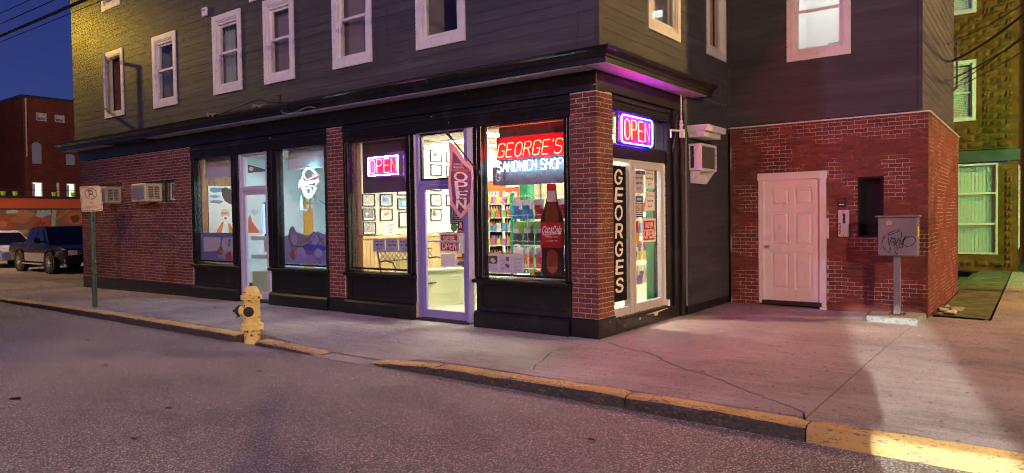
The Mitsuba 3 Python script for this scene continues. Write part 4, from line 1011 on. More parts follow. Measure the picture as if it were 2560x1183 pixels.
put(k, 'lettering', cat(*[flag_text(ch, 0.125, 0.24, z, 0.5) for ch, z in zip('OPEN', (2.20, 2.065, 1.93, 1.79))], flag_text('Come In', 0.03, 0.2, 2.43, 0.42), flag_text('Welcome', 0.03, 0.2, 2.385, 0.45)), paint('flag_white', (0.72, 0.60, 0.60), 0.8))
put(k, 'orange_word', flag_text('SANDWICH', 0.035, 0.12, 2.335, 0.74), paint('flag_orange', (0.72, 0.16, 0.06), 0.8))
# bar window: poster on the brown wall, prints on the glass
BW = Wall('B', -10.335)
k = thing('poster', 'large pale poster of an orange armed figure under blue sky, in the bar', 'poster')
put(k, 'sheet', BW.box(0.40, 1.14, 0.80, 2.46, 0.006, 0.012), flat((.66, .64, .54)))
def blob(cu, cv, ru, rv, seed, n=16, rough=.25):
    r = np.random.default_rng(seed)
    return [(cu + ru * math.cos(t) * (1 + r.uniform(-rough, rough)), cv + rv * math.sin(t) * (1 + r.uniform(-rough, rough))) for t in np.linspace(0, 2 * PI, n + 1)[:-1]]
for pts, c, d in ((blob(.62, 2.37, .22, .055, 1), (.16, .27, .36), 0), (blob(.56, 2.22, .13, .035, 2), (.22, .36, .46), 0), (blob(.60, 2.10, .17, .04, 3), (.16, .27, .36), 0), (blob(1.02, 2.38, .10, .06, 4), (.20, .34, .45), 0),
                  ([(.72, 2.40), (.84, 2.44), (.98, 2.36), (1.13, 2.20), (1.13, 2.02), (1.0, 2.02), (.90, 2.06), (.80, 2.12), (.74, 2.22)], (.11, .075, .07), 1),
                  (blob(.80, 1.82, .115, .11, 6, 18, .08), (.62, .40, .28), 1), (blob(.80, 1.73, .08, .055, 7, 14, .15), (.66, .64, .58), 2), (blob(.80, 1.72, .035, .03, 8, 10), (.35, .10, .09), 3), (blob(.775, 1.84, .09, .03, 12, 12, .2), (.55, .22, .10), 2),
                  ([(.70, 1.62), (.76, 1.64), (.70, 1.42), (.60, 1.28), (.48, 1.20), (.46, 1.28), (.58, 1.42)], (.60, .22, .05), 1), ([(.86, 1.62), (.92, 1.58), (.99, 1.42), (1.02, 1.28), (.94, 1.26), (.88, 1.42)], (.60, .22, .05), 1),
                  ([(.76, 1.58), (.86, 1.58), (.88, 1.3), (.74, 1.3)], (.60, .60, .58), 1), (blob(.70, 1.20, .10, .08, 9), (.08, .10, .28), 2)):
    put(k, 'print', BW.poly(pts, 0.012, 0.0125 + 0.0006 * d), flat(c))
k = thing('poster', 'second pale poster with an orange red patch, further along the brown bar wall', 'poster')
put(k, 'sheet', BW.box(1.36, 1.72, 1.2, 2.42, 0.006, 0.012), flat((.62, .63, .60)))
put(k, 'print', BW.poly([(1.38, 1.70), (1.44, 1.80), (1.50, 1.62), (1.62, 1.45), (1.70, 1.36), (1.38, 1.36)], 0.012, 0.013), flat((.58, .14, .08)))
put(k, 'print', BW.poly(blob(1.55, 1.86, .1, .06, 31), 0.012, 0.013), flat((.5, .5, .5)))
k = thing('pennant', 'dark triangular pennant on the bar wall, seen over the bar door', 'pennant')
put(k, 'cloth', BW.poly([(1.42, 2.79), (1.42, 2.99), (2.0, 2.87)], 0.006, 0.009), flat((.13, .09, .12)))
put(k, 'emblem', BW.poly(arc(1.50, 2.89, .06, .055, 0, 360, 12), 0.009, 0.010), flat((.55, .40, .36)))
k = thing('window_print', 'white and blue print pasted inside the lower half of the left bar window', 'window print')
GI = Wall('A', 0.135)
put(k, 'sheet', GI.box(-10.17, -8.77, 0.81, 1.40, -0.002, 0.0), flat((.20, .22, .42)))
put(k, 'print', GI.poly([(-10.10, 0.98), (-9.45, 1.02), (-9.42, 1.30), (-10.10, 1.31)], 0.0, 0.001), flat((.62, .60, .60)))
for j, (pts, c) in enumerate((([(-9.55, 0.85), (-9.40, 1.1), (-9.3, 1.3), (-8.80, 1.33), (-8.80, 1.0), (-9.1, 0.85)], (.36, .35, .48)), ([(-9.40, 1.02), (-9.35, 1.28), (-8.86, 1.30), (-8.88, 1.04)], (.50, .49, .58)), (blob(-9.12, 0.90, .13, .10, 22), (.40, .11, .07)),
          ([(-9.62, .96), (-9.45, 1.12), (-9.36, 1.10), (-9.30, 1.0), (-9.42, .92)], (.30, .17, .12)), ([(-9.15, 1.12), (-9.10, 1.27), (-9.0, 1.27), (-9.06, 1.10)], (.2, .2, .34)), (blob(-9.33, 0.99, .07, .04, 25), (.42, .3, .2)))):
    put(k, 'print', GI.poly(pts, 0.001, 0.0015 + .0004 * j), flat(c))
put(k, 'line_drawing', cat(*[GI(tube([(a, b, .003) for a, b in q], .005, 4)) for q in ([(-9.36, 1.22), (-9.2, 1.10), (-9.1, 1.2), (-8.95, 1.12), (-8.85, 1.24)], [(-9.3, 1.05), (-9.2, .98), (-9.05, 1.03), (-8.9, .98)])]), flat((.72, .72, .76)))
k = thing('window_print', 'painted figures in lavender and brown along the foot of the right bar window', 'window print')
put(k, 'sheet', GI.poly([(-7.12, 0.81), (-5.71, 0.81), (-5.71, 1.36), (-5.9, 1.38), (-6.1, 1.44), (-6.4, 1.36), (-6.62, 1.40), (-6.74, 1.42), (-6.84, 1.54), (-6.95, 1.50), (-7.0, 1.36), (-7.12, 1.34)], -0.002, 0.0), flat((.30, .30, .55)))
for j, (pts, c) in enumerate((([(-7.02, 1.30), (-6.96, 1.48), (-6.84, 1.53), (-6.76, 1.42), (-6.62, 1.38), (-6.3, 1.33), (-5.9, 1.30), (-6.1, 1.18), (-6.6, 1.16), (-6.8, 1.05), (-6.9, .95), (-6.94, 1.15)], (.30, .25, .30)), (blob(-6.88, .98, .08, .10, 41), (.34, .13, .10)), (blob(-6.22, 1.12, .36, .07, 42), (.10, .12, .55)),
          (blob(-6.35, 1.03, .20, .045, 43), (.30, .14, .24)), ([(-6.05, 1.10), (-5.75, 1.0), (-5.72, .86), (-6.2, .9), (-6.3, 1.0)], (.22, .26, .52)), ([(-6.75, 1.10), (-6.55, 1.15), (-6.45, 1.0), (-6.62, .84), (-6.78, .86), (-6.66, 1.0)], (.38, .37, .60)), (blob(-6.08, 1.02, .10, .09, 45), (.40, .38, .60)), (blob(-6.2, 1.30, .12, .12, 46), (.38, .35, .55)), (blob(-6.82, 1.28, .11, .10, 47), (.38, .35, .55)))):
    put(k, 'print', GI.poly(pts, 0.0, 0.0008 + .0004 * j), flat(c))
put(k, 'line_drawing', cat(*[GI(tube([(a, b, .006) for a, b in q], .005, 4)) for q in ([(-6.96, 1.38), (-6.90, 1.16), (-6.55, 1.14), (-6.3, 1.22), (-6.12, 1.40), (-6.0, 1.3), (-5.9, 1.18)], [(-6.5, 1.24), (-6.3, 1.34), (-6.18, 1.43)], [(-6.7, .84), (-6.62, .98), (-6.56, .86)], [(-6.2, .83), (-6.08, .94), (-6.02, .84)])]), flat((.03, .03, .06)))
for i, (x, lab) in enumerate(((-6.52, 'left'), (-6.05, 'right'))): pass

# right street window: bottle cut-out, papers
GP = Wall('A', 0.125)
k = thing('bottle_cutout', 'tall printed cut-out of a cola bottle with a red label, in the street window', 'bottle cut-out')
def mirror(pts, c): return [(c - a, b) for a, b in pts] + [(c + a, b) for a, b in reversed(pts)]
BC = -0.815
put(k, 'body', GP.poly(mirror([(.05, .80), (.10, .79), (.155, .80), (.19, .86), (.195, .95), (.183, 1.03), (.178, 1.12), (.188, 1.19), (.193, 1.24), (.193, 1.56), (.185, 1.64), (.15, 1.73), (.11, 1.82), (.085, 1.90), (.078, 2.01), (.068, 2.03)], BC), -0.012, 0.0), flat((.050, .022, .018)))
put(k, 'highlight', GP.poly(mirror([(.02, .88), (.08, .90), (.10, 1.0), (.085, 1.14), (.03, 1.18)], BC), 0.0, 0.001), flat((.21, .055, .030)))
put(k, 'highlight', GP.poly(mirror([(.10, 1.58), (.12, 1.64), (.10, 1.74), (.06, 1.85), (.0, 1.85)], BC), 0.0, 0.001), flat((.17, .050, .020)))
put(k, 'base_print', GP.poly(mirror([(.0, .84), (.06, .87), (.10, .93), (.06, .95), (.0, .93)], BC), 0.001, 0.002), flat((.36, .10, .05)))
put(k, 'neck', GP.poly(mirror([(.088, 1.86), (.075, 1.92), (.070, 2.02)], BC), 0.0, 0.0016), flat((.50, .42, .36)))
put(k, 'label', GP.poly([(BC - .193, 1.21), (BC + .193, 1.21), (BC + .193, 1.57), (BC - .193, 1.57)], 0.0, 0.002), flat((.40, .035, .028)), label='red bottle label')
put(k, 'label_shade', GP.poly([(BC - .193, 1.21), (BC + .193, 1.21), (BC + .193, 1.36), (BC + .02, 1.35), (BC - .193, 1.24)], 0.002, 0.0024), flat((.33, .030, .028)))
put(k, 'lettering', cat(GP.text('Coca', 0.105, BC - .165, 1.415, 0.003, True, 0.001, 0.165, slant=0.28), GP.text('Cola', 0.115, BC + .012, 1.405, 0.003, True, 0.001, 0.15, slant=0.28), GP.text('-', 0.1, BC - .012, 1.43, 0.003, True, 0.001, 0.02), GP.poly([(BC - .17, 1.40), (BC - .06, 1.395), (BC + .06, 1.40), (BC - .05, 1.385), (BC - .15, 1.385)], 0.003, 0.004),
                        GP.text('ORIGINAL TASTE', 0.018, BC, 1.355, 0.003, False, 0.001, 0.21, True), GP.text('calories', 0.016, BC, 1.30, 0.003, False, 0.001, 0.18, True)), flat((.78, .74, .70)))
put(k, 'cap', GP.poly(mirror([(.07, 2.03), (.078, 2.035), (.074, 2.10), (.065, 2.115)], BC), -0.01, 0.003), flat((.55, .03, .03)))
for i, (u, lab) in enumerate(((-2.005, 'left one, with a black and white photograph'), (-1.775, 'middle one, with small colour pictures'), (-1.545, 'right one, all text'))):
    k = sheet_sign('window_notice', 'white paper low in the street window, ' + lab, 'notice', GP, u, u + .225, .82, 1.10, -0.004, paint('paper_violet', (.62, .60, .66), 0.8))
    ms = [GP.box(u + .03, u + .19, .86 + j * .02, .866 + j * .02, -0.001, 0.0) for j in range(4 if i == 0 else 10)]
    put(k, 'lines', cat(*ms), flat((.36, .36, .42)))
    if i == 0: put(k, 'photo', GP.box(u + .025, u + .195, .95, 1.07, -0.001, 0.0005), flat((.10, .10, .11))); put(k, 'photo', GP.poly(blob(u + .11, 1.0, .045, .035, 5), 0.0005, 0.001), flat((.55, .55, .55)))
    if i == 1: put(k, 'photo', GP.box(u + .13, u + .19, 1.0, 1.06, -0.0005, 0.0008), flat((.4, .1, .12))); put(k, 'photo', GP.box(u + .12, u + .19, .90, .95, -0.0005, 0.0008), flat((.08, .08, .16)))
k = thing('reflected_letter_card', 'dark card with a painted pale reflection of letter G, left below the red neon', 'card')
put(k, 'sheet', GI.box(-2.0, -1.80, 2.14, 2.42, -0.16, -0.155), flat((.13, .10, .12)))
put(k, 'lettering', GI.text('G', .14, -1.9, 2.2, -0.154, True, 0.001, 0.1, True), flat((.42, .36, .40)))  # reflection of the neon letter, drawn as print

# snack racks
def snack_bag(mesh_seed, w, h):
    r = np.random.default_rng(mesh_seed); n = 7; V = []; F = []
    for s in (1, -1):
        for i in range(n):
            for j in range(n):
                a, b = i / (n - 1), j / (n - 1)
                e = (math.sin(PI * a) ** .5) * (math.sin(PI * b) ** .6)
                V.append(((a - .5) * w * (1 - .10 * math.sin(PI * b)), s * (0.045 * e + .006 * r.uniform(-1, 1) * e), b * h))
    for s in (0, 1):
        for i in range(n - 1):
            for j in range(n - 1):
                k0 = s * n * n + i * n + j; q = (k0, k0 + n, k0 + n + 1, k0 + 1)
                F += [(q[0], q[1], q[2]), (q[0], q[2], q[3])] if s == 1 else [(q[0], q[2], q[1]), (q[0], q[3], q[2])]
    return trimesh.Trimesh(np.array(V), np.array(F), process=False)
BAGC = {'blue': (.04, .16, .50), 'red': (.52, .04, .06), 'green': (.16, .40, .04), 'black': (.03, .03, .035), 'orange': (.60, .16, .03), 'silver': (.50, .49, .48), 'purple': (.12, .05, .24), 'yellow': (.62, .44, .05), 'white': (.62, .62, .58)}
for n_, c in BAGC.items(): mat('bag_' + n_, two({'type': 'principled', 'base_color': rgb(c), 'roughness': 0.28, 'specular': 0.6}))
_bag = {}
def bag(to, top, low, w, h, label, group, seed):
    k = thing('snack_bag', label, 'snack bag', group)
    key = (round(w, 3), round(h, 3), seed % 3)
    if key not in _bag:
        m = snack_bag(seed % 3, w, h); cz = m.vertices[m.faces][:, :, 2].mean(1)
        m1 = trimesh.Trimesh(m.vertices, m.faces[cz > .55 * h], process=False); m2 = trimesh.Trimesh(m.vertices, m.faces[cz <= .55 * h], process=False)
        m1.remove_unreferenced_vertices(); m2.remove_unreferenced_vertices()
        _bag[key] = (m1, m2, box(-w * .30, w * .30, -.052, -.046, .50 * h, .70 * h, .002))
    for nm, mm, cc in (('upper_pack', _bag[key][0], top), ('lower_pack', _bag[key][1], low), ('brand_panel', _bag[key][2], 'silver' if top != 'silver' else low)):
        kk = (key, nm, cc)
        if kk not in _bag: _bag[kk] = mikit.ply(mm, 'bag_' + cc, True if nm != 'brand_panel' else False)
        copy(k, nm, _bag[kk], to)
rows = [(1.62, .30, [('silver', 'blue'), ('silver', 'blue'), ('silver', 'red'), ('silver', 'red'), ('silver', 'red'), ('silver', 'red')], 'blue and red'),
        (1.22, .36, [('green', 'black'), ('green', 'black'), ('green', 'black'), ('silver', 'black'), ('green', 'green'), ('green', 'yellow')], 'green and black'),
        (0.86, .32, [('silver', 'orange'), ('silver', 'orange'), ('silver', 'red'), ('silver', 'red'), ('silver', 'blue'), ('silver', 'blue')], 'orange')]
RK = thing('snack_rack', 'wire rack of snack bags in the right street window', 'rack')
put(RK, 'wire', cat(*[tube([(-1.95, .74, z), (-.58, .74, z)], .006, 5) for z in (1.20, 1.58, 1.98, .84)], *[tube([(-1.95 + i * .114, .74, .6), (-1.95 + i * .114, .74, 2.0)], .004, 5) for i in range(13)]), 'white_metal')
put(RK, 'wire', cat(*[tube([(-1.95, .57, z + .06), (-.58, .57, z + .06)], .004, 5) for z in (0.86, 1.22, 1.62)], *[tube([(x, .56, .84), (x, .56, 1.70)], .004, 5) for x in (-1.94, -1.55, -1.16, -.78)]), 'white_metal')
for z, h, cols, nm in rows:
    for i, (a, b) in enumerate(cols):
        x = -1.82 + i * .215
        bag(T().translate([x, .66, z]).rotate([0, 0, 1], float(rng.uniform(-8, 8))).rotate([0, 1, 0], float(rng.uniform(-4, 4))), a, b, .20, h, '%s snack bag, %s from left, %s row of the window rack' % (a if a == b else a + ' and ' + b, nth(i), {'blue and red': 'top', 'green and black': 'middle', 'orange': 'bottom'}[nm]), 'bags in the %s row of the window rack' % nm, i)
RK2 = thing('snack_rack', 'wire rack of snack bags behind the glass of the side door', 'rack')
put(RK2, 'wire', cat(*[tube([(-1.06, 2.65, z), (-1.06, 3.72, z)], .006, 5) for z in (.42, .86, 1.30, 1.74)], *[tube([(-1.06, 2.65 + i * .17, .2), (-1.06, 2.65 + i * .17, 1.9)], .005, 5) for i in range(7)]), 'white_metal')
c2 = [[('silver', 'purple'), ('white', 'purple'), ('silver', 'purple'), ('silver', 'silver'), ('white', 'purple')], [('purple', 'yellow'), ('purple', 'black'), ('purple', 'yellow'), ('purple', 'yellow'), ('black', 'purple')], [('silver', 'purple'), ('white', 'blue'), ('silver', 'blue'), ('blue', 'white'), ('silver', 'blue')], [('red', 'yellow'), ('yellow', 'red'), ('orange', 'red'), ('white', 'red'), ('yellow', 'orange')]]
for j in range(4):
    for i in range(5):
        a, b = c2[j][i]
        bag(T().translate([-.98, 2.76 + i * .205, .42 + j * .43]).rotate([0, 0, 1], 90 + float(rng.uniform(-9, 9))), a, b, .19, .34, '%s snack bag, %s from left, %s row behind the side door' % (a if a == b else a + ' and ' + b, nth(i), ('lowest', 'second lowest', 'second highest', 'highest')[j]), 'bags in row %s behind the side door' % ('one', 'two', 'three', 'four')[j], i)
# low shelf of boxes under the window rack
SH = thing('display_shelf', 'low shelf of small packets under the window rack', 'shelf')
put(SH, 'board', box(-2.0, -.5, .3, .95, .70, .74), 'white_metal')
put(SH, 'board', box(-2.0, -.5, .3, .95, .30, .33), 'white_metal')
for i in range(9):
    x = -1.40 + i * .10
    whole('packet', box(x, x + .075, .38, .46, .741, .741 + (.12, .09, .14)[i % 3], .006), flat([(.62, .48, .08), (.06, .06, .07), (.10, .42, .14), (.6, .55, .5), (.65, .5, .1)][i % 5]), 'small packet, %s from the left on the low shelf under the window rack' % nth(i), 'packet', group='packets on the low window shelf')
# drinks cooler against the picture wall
k = thing('drinks_cooler', 'glass fronted drinks cooler with a red lit header', 'cooler')
put(k, 'case', cat(box(-5.04, -4.36, 3.02, 3.06, 0.02, 2.3), box(-5.04, -4.36, 4.12, 4.16, 0.02, 2.3), box(-5.04, -5.0, 3.06, 4.12, 0.02, 2.3), box(-5.0, -4.36, 3.06, 4.12, 0.02, .3)), 'dark_metal')
put(k, 'header', box(-5.0, -4.34, 3.03, 4.15, 2.0, 2.27), paint('cooler_red', (.55, .05, .02), .4), emit=(.75, .07, .03))
put(k, 'lettering', cat(onB(meshkit.text_mesh('COLD', .10, .004, True), -4.338) if False else Wall('B', -4.338).text('COLD', .10, 3.06, 2.09, 0, True, .004, .36), Wall('B', -4.338).text('Coca-Cola', .12, 3.55, 2.08, 0, True, .004, .5, slant=.25)), 'sign_white', emit=(1.0, .9, .8))
put(k, 'mullion', cat(box(-4.38, -4.34, 3.02, 3.10, .3, 2.0), box(-4.38, -4.34, 3.56, 3.62, .3, 2.0), box(-4.38, -4.34, 4.08, 4.15, .3, 2.0)), 'aluminium')
put(k, 'light', box(-4.5, -4.47, 3.12, 4.06, 1.94, 1.98), 'white_metal', emit=(2.6, 3.6, 4.0))
for j in range(5): put(k, 'shelf', box(-4.98, -4.44, 3.08, 4.1, .42 + j * .31, .43 + j * .31), 'white_metal')
bot = lathe([(0, 0), (.033, 0), (.033, .14), (.014, .19), (.014, .22), (0, .22)], 8)
botc = [(.30, .42, .45), (.45, .12, .06), (.15, .3, .12), (.5, .45, .15), (.10, .2, .42), (.5, .5, .5)]
_bp = {}
for j in range(5):
    for i in range(11):
        c = flat(botc[(j * 2 + i // 3) % 6])
        if c not in _bp: _bp[c] = mikit.ply(bot, c, 30)
        kk = thing('bottle', 'small bottle, %s from the left on the %s shelf of the drinks cooler' % (nth(i), ('lowest', 'second lowest', 'middle', 'second highest', 'highest')[j]), 'bottle', 'bottles in the drinks cooler')
        scene[kk] = {**_bp[c], 'to_world': T().translate([-4.52, 3.12 + i * .09, .43 + j * .31])}
whole('yellow_poster', box(-3.2, -2.9, 5.93, 5.945, 2.3, 2.7), flat((.66, .52, .12)), 'yellow poster on the back wall beside the green column', 'poster')
whole('stool_back', box(-2.25, -2.05, 3.4, 3.44, 1.75, 2.2, .015), flat((.10, .10, .10)), 'dark rounded chair back above the snack bags', 'chair back')

# side door: banner, placard, price cards, hours
GD, GV = Wall('B', -0.078), Wall('B', -0.098)
k = thing('vertical_banner', 'black vertical banner with big white letters beside the side door', 'banner')
put(k, 'cloth', GV.box(.50, 1.00, .42, 2.36, -.004, 0.0), flat((.018, .016, .018)))
put(k, 'lettering', cat(*[GV.text(ch, .205, .655, z, 0.0, True, .002, .235, slant=.12) for ch, z in zip('GEORGES', (2.10, 1.845, 1.59, 1.33, 1.07, .81, .55))]), 'sign_white')
whole('tube_lamp', GD.box(.66, 1.0, 2.38, 2.405, -.03, -.01), 'white_metal', 'short white lamp above the vertical banner', 'lamp', emit=(3.0, 2.9, 2.2))
k = sheet_sign('open_placard', "red and white placard reading WE'RE OPEN on the side door", 'sign', GD, 1.46, 1.92, 1.24, 1.60, .004, 'sign_white')
put(k, 'red_field', GD.box(1.50, 1.88, 1.27, 1.57, .007, .009), 'placard_red')
put(k, 'lettering', cat(GD.text("WE'RE", .08, 1.69, 1.46, .009, True, .002, .27, True), GD.text('OPEN', .13, 1.69, 1.30, .009, True, .002, .34, True)), 'sign_white')
for u, v, n_, lab in ((1.25, 1.98, 'Veggie', 'upper left'), (1.62, 2.06, 'Ham', 'upper right'), (1.62, 1.72, 'Super', 'lower right')):
    sheet_sign('price_card', '%s of the three price cards on the side door' % lab, 'price card', GD, u, u + .32, v, v + .29, -.02, 'paper' if 'right' in lab else 'card_grey', [('Special', .03, v + .22, .24, False), (n_ + ' Value', .034, v + .14, .22, True), ('$6.99', .04, v + .05, .14, False)])
k = sheet_sign('hours_list', 'blue and white list of opening hours on the side door', 'sign', GD, 1.25, 1.50, 1.62, 1.94, .0, paint('hours_black', (.03, .035, .05), .5))
put(k, 'heading', GD.box(1.255, 1.495, 1.86, 1.935, .003, .005), flat((.08, .22, .42)))
put(k, 'lettering', cat(GD.text('HOURS', .03, 1.375, 1.88, .005, True, .001, .15, True), *[GD.box(1.27, 1.48, 1.64 + i * .032, 1.655 + i * .032, .003, .005) for i in range(7)]), 'sign_white')
whole('red_sticker', GD.box(1.215, 1.34, 1.40, 1.56, .0, .003), flat((.5, .04, .04)), 'red sticker at the left edge of the side door glass', 'sticker')
whole('orange_sticker', GD.box(1.215, 1.36, 1.24, 1.38, .0, .003), flat((.7, .35, .04)), 'orange sticker below the red one on the side door glass', 'sticker')
# ------------------------------------------------------------------ air conditioners
def window_ac(name, label, wall, u0, u1, v0, v1, dep, group=None):
    k = thing(name, label, 'air conditioner')
    put(k, 'case', wall.box(u0, u1, v0, v1, -0.02, dep, 0.02), 'ac_case')
    put(k, 'grille', cat(wall.box(u0 + .05, u1 - .05, v0 + .05, v1 - .05, dep, dep + .004), *[wall.box(u0 + .05, u1 - .05, v0 + .06 + i * .028, v0 + .068 + i * .028, dep + .004, dep + .012) for i in range(int((v1 - v0 - .12) / .028))]), paint('grille_grey', (.28, .28, .27), .5))
    S = (lambda a, b, c, d: box(u1, u1 + .004, -b, -a, c, d)) if wall.side == 'A' else None
    if S:
        put(k, 'side_vent', cat(*[box(u1, u1 + .004, -a - .11, -a, v0 + .07, v1 - .07) for a in (.06, .20)]), paint('vent_brown', (.16, .14, .10), .6))
        put(k, 'side_vent_bar', cat(*[box(u1 + .004, u1 + .008, -a - .11, -a, v0 + .09 + i * .04, v0 + .10 + i * .04) for a in (.06, .20) for i in range(6)]), 'ac_case')
    return k
window_ac('window_air_conditioner', 'cream window air conditioner half hidden behind the parking sign', A0, -14.35, -13.68, 2.14, 2.55, .36)
window_ac('window_air_conditioner', 'cream window air conditioner beside the small lit window in the brick wall', A0, -12.30, -11.63, 2.13, 2.55, .385)
for u0, u1 in ((-15.15, -13.62), (-12.75, -11.03)):
    put(SHOP, 'ac_recess', cat(A0.box(u0, u1, 2.05, 2.115, -.22, -.005), A0.box(u0 + .002, -13.622 if u0 < -13 else -11.715, 2.116, 2.655 if u0 < -13 else 2.628, -.219, -.19)), 'dark_room')
put(SHOP, 'brick_sill', cat(*[A0.box(-13.15 + i * .075, -13.083 + i * .075, 2.02, 2.095, -.1, .012, .003) for i in range(28)]), 'brick_face', kind='stuff')
k = free_fast(SHOP + '__small_window')
scene[k] = mikit.ply(A0.ring(-11.71, -11.06, 2.115, 2.615, .04, -.16, -.11), 'dark_metal')
put(k, 'pane', A0.sheet(-11.68, -11.09, 2.14, 2.6, -.135), 'glass')
put(k, 'inner_frame', A0.ring(-11.56, -11.12, 2.15, 2.58, .05, -.18, -.165), 'white_trim')
put(k, 'blind', A0.box(-11.7, -11.05, 2.10, 2.62, -.60, -.58), 'pale_room')
put(SHOP, 'interior_wall', cat(box(-15.7, -10.42, 4.2, 4.3, 0, 3.4), box(-15.7, -10.4, 0.3, 4.2, 3.2, 3.3)), 'pale_room')
# air conditioner on the side wall with its hood and bracket
k = thing('window_air_conditioner', 'boxy air conditioner jutting from the grey side wall under a white moulded hood', 'air conditioner')
SB = Wall('B', 0.08)
put(k, 'case', SB.box(2.90, 3.60, 2.37, 2.82, -0.2, 0.18, .012), 'white_metal')
put(k, 'grille', cat(SB.box(2.95, 3.55, 2.41, 2.78, .18, .184), *[SB.box(2.95, 3.55, 2.425 + i * .03, 2.433 + i * .03, .184, .196) for i in range(12)]), 'vent_brown')
put(k, 'grille_frame', SB.ring(2.90, 3.60, 2.37, 2.82, .045, .18, .20), 'white_metal')
put(k, 'side_vent', box(0.10, 0.16, 2.896, 2.90, 2.42, 2.78), paint('vent_dark', (.03, .03, .03), .6))
k2 = thing('hood', 'white stepped moulded hood over the side wall air conditioner', 'hood')
for i, (a, b, c, d, e) in enumerate(((2.88, 3.58, 2.92, 3.01, .27), (2.83, 3.66, 3.01, 3.11, .34))): put(k2, 'moulding', SB.poly([(a, c), (b, c), (b + .03, d), (a - .03, d)], 0.0, e), 'white_trim')
k3 = thing('bracket', 'white sloping bracket under the side wall air conditioner', 'bracket')
m = prof_y([(.08, 2.17), (.11, 2.17), (.255, 2.368), (.08, 2.368)], 2.93, 2.98); put(k3, 'cheek', m, 'white_trim')
m = prof_y([(.08, 2.17), (.11, 2.17), (.255, 2.368), (.08, 2.368)], 3.52, 3.57); put(k3, 'cheek', m, 'white_trim')
put(k3, 'board', box(.085, .105, 2.98, 3.52, 2.17, 2.365), 'white_trim')
# conduit and meter arm at the edge of the side front
k = thing('conduit', 'thin vertical pipe with a fitting running down the black pilaster', 'pipe')
put(k, 'pipe', tube([(.13, 2.47, 3.58), (.125, 2.47, 3.06)], .011), 'white_metal')
put(k, 'pipe', tube([(.125, 2.47, 3.04), (.12, 2.47, .02)], .016), 'black_paint')
put(k, 'fitting', cat(tube([(.125, 2.47, 3.16), (.125, 2.47, 2.96)], .026, 10), tube([(.125, 2.47, 3.10), (.125, 2.47, 3.08)], .034, 10)), 'white_metal')
k = thing('wall_arm', 'white angled arm fixed to the pipe beside the side door', 'bracket')
put(k, 'arm', cat(tube([(.13, 2.52, 2.99), (.15, 2.02, 2.96)], .017), tube([(.15, 2.02, 2.975), (.15, 2.02, 2.84)], .015)), 'white_metal')
put(k, 'clamp', box(.10, .165, 2.44, 2.53, 2.88, 3.02, .006), 'white_metal')
whole('cable', tube([(.06, 2.62, 3.34), (.08, 2.40, 3.2), (.07, 2.36, 2.9), (.1, 2.2, 2.7), (.08, 2.30, 2.55)], .010), 'cable_black', 'black cable looping down the side of the shopfront under the cornice', 'cable')

# ------------------------------------------------------------------ brick annex under the stairwell window
AN = thing('brick_annex', 'low red brick annex with a white door, joined to the corner building', 'building')
C0, CS = Wall('A', 4.7), Wall('B', 3.3)
C_HOLES = [(0.63, 1.80, -0.2, 2.375), (2.29, 2.665, 1.24, 2.23)]
bw = put(AN, 'brick_wall', C0.poly(rect_poly((0.12, 3.29, -0.2, 3.215), C_HOLES), -0.24, 0.0), 'mortar_red')
brick_field(bw, C0, 0.15, 3.303, -0.1, 3.215, C_HOLES, keep=300, near=(1.8, 3.3, 0.2, 2.4))
bw = put(AN, 'brick_wall', CS.poly(rect_poly((4.75, 9.7, -0.3, 3.215), []), -0.2, 0.0), 'mortar_red')
brick_field(bw, CS, 4.70, 9.7, -0.2, 3.215, [], keep=300)
put(AN, 'coping', cat(box(0.10, 3.335, 4.665, 4.78, 3.218, 3.24, .004), box(3.19, 3.335, 4.78, 9.73, 3.218, 3.238, .004), box(0.1, 3.2, 4.78, 9.7, 3.21, 3.235)), 'white_trim')
put(AN, 'rear_wall', cat(box(0.1, 3.3, 9.7, 9.8, -0.3, 3.2), box(0.1, 3.3, 5.3, 5.35, -.2, 3.2)), 'dark_room')
k = free_fast(AN + '__door')
scene[k] = mikit.ply(cat(*[C0.box(a, b, c, d, -.06, -.02) for a, b, c, d in ((.735, .86, .09, 2.225), (1.555, 1.675, .09, 2.225), (1.165, 1.26, .09, 2.225), (.86, 1.165, 2.09, 2.225), (1.26, 1.555, 2.09, 2.225), (.86, 1.165, 1.66, 1.79), (1.26, 1.555, 1.66, 1.79), (.86, 1.165, .95, 1.08), (1.26, 1.555, .95, 1.08), (.86, 1.165, .09, .30), (1.26, 1.555, .09, .30))], C0.box(.74, 1.67, .1, 2.2, -.075, -.045)), 'white_trim')
for a, b in ((.86, 1.165), (1.26, 1.555)):
    for c, d in ((1.79, 2.09), (1.08, 1.66), (.30, .95)):
        put(k, 'panel', hull_m := trimesh.Trimesh(*hull([tuple(C0(trimesh.Trimesh([(x, y, z)], [[0, 0, 0]], process=False)).vertices[0]) for x, y, z in [(a + .012, c + .012, -.046), (b - .012, c + .012, -.046), (b - .012, d - .012, -.046), (a + .012, d - .012, -.046), (a + .05, c + .05, -.026), (b - .05, c + .05, -.026), (b - .05, d - .05, -.026), (a + .05, d - .05, -.026)]]), process=False), 'white_trim')
put(k, 'knob', cat(lathe([(0, 0), (.03, 0), (.03, .006), (.012, .012), (.012, .03), (.028, .042), (.026, .062), (0, .068)], 14).apply_transform(trimesh.transformations.rotation_matrix(PI / 2, (1, 0, 0))).apply_translation((.795, 4.72, 1.05))), 'chrome')
put(k, 'threshold', C0.box(.70, 1.72, .02, .088, -.2, .03), 'dark_metal')
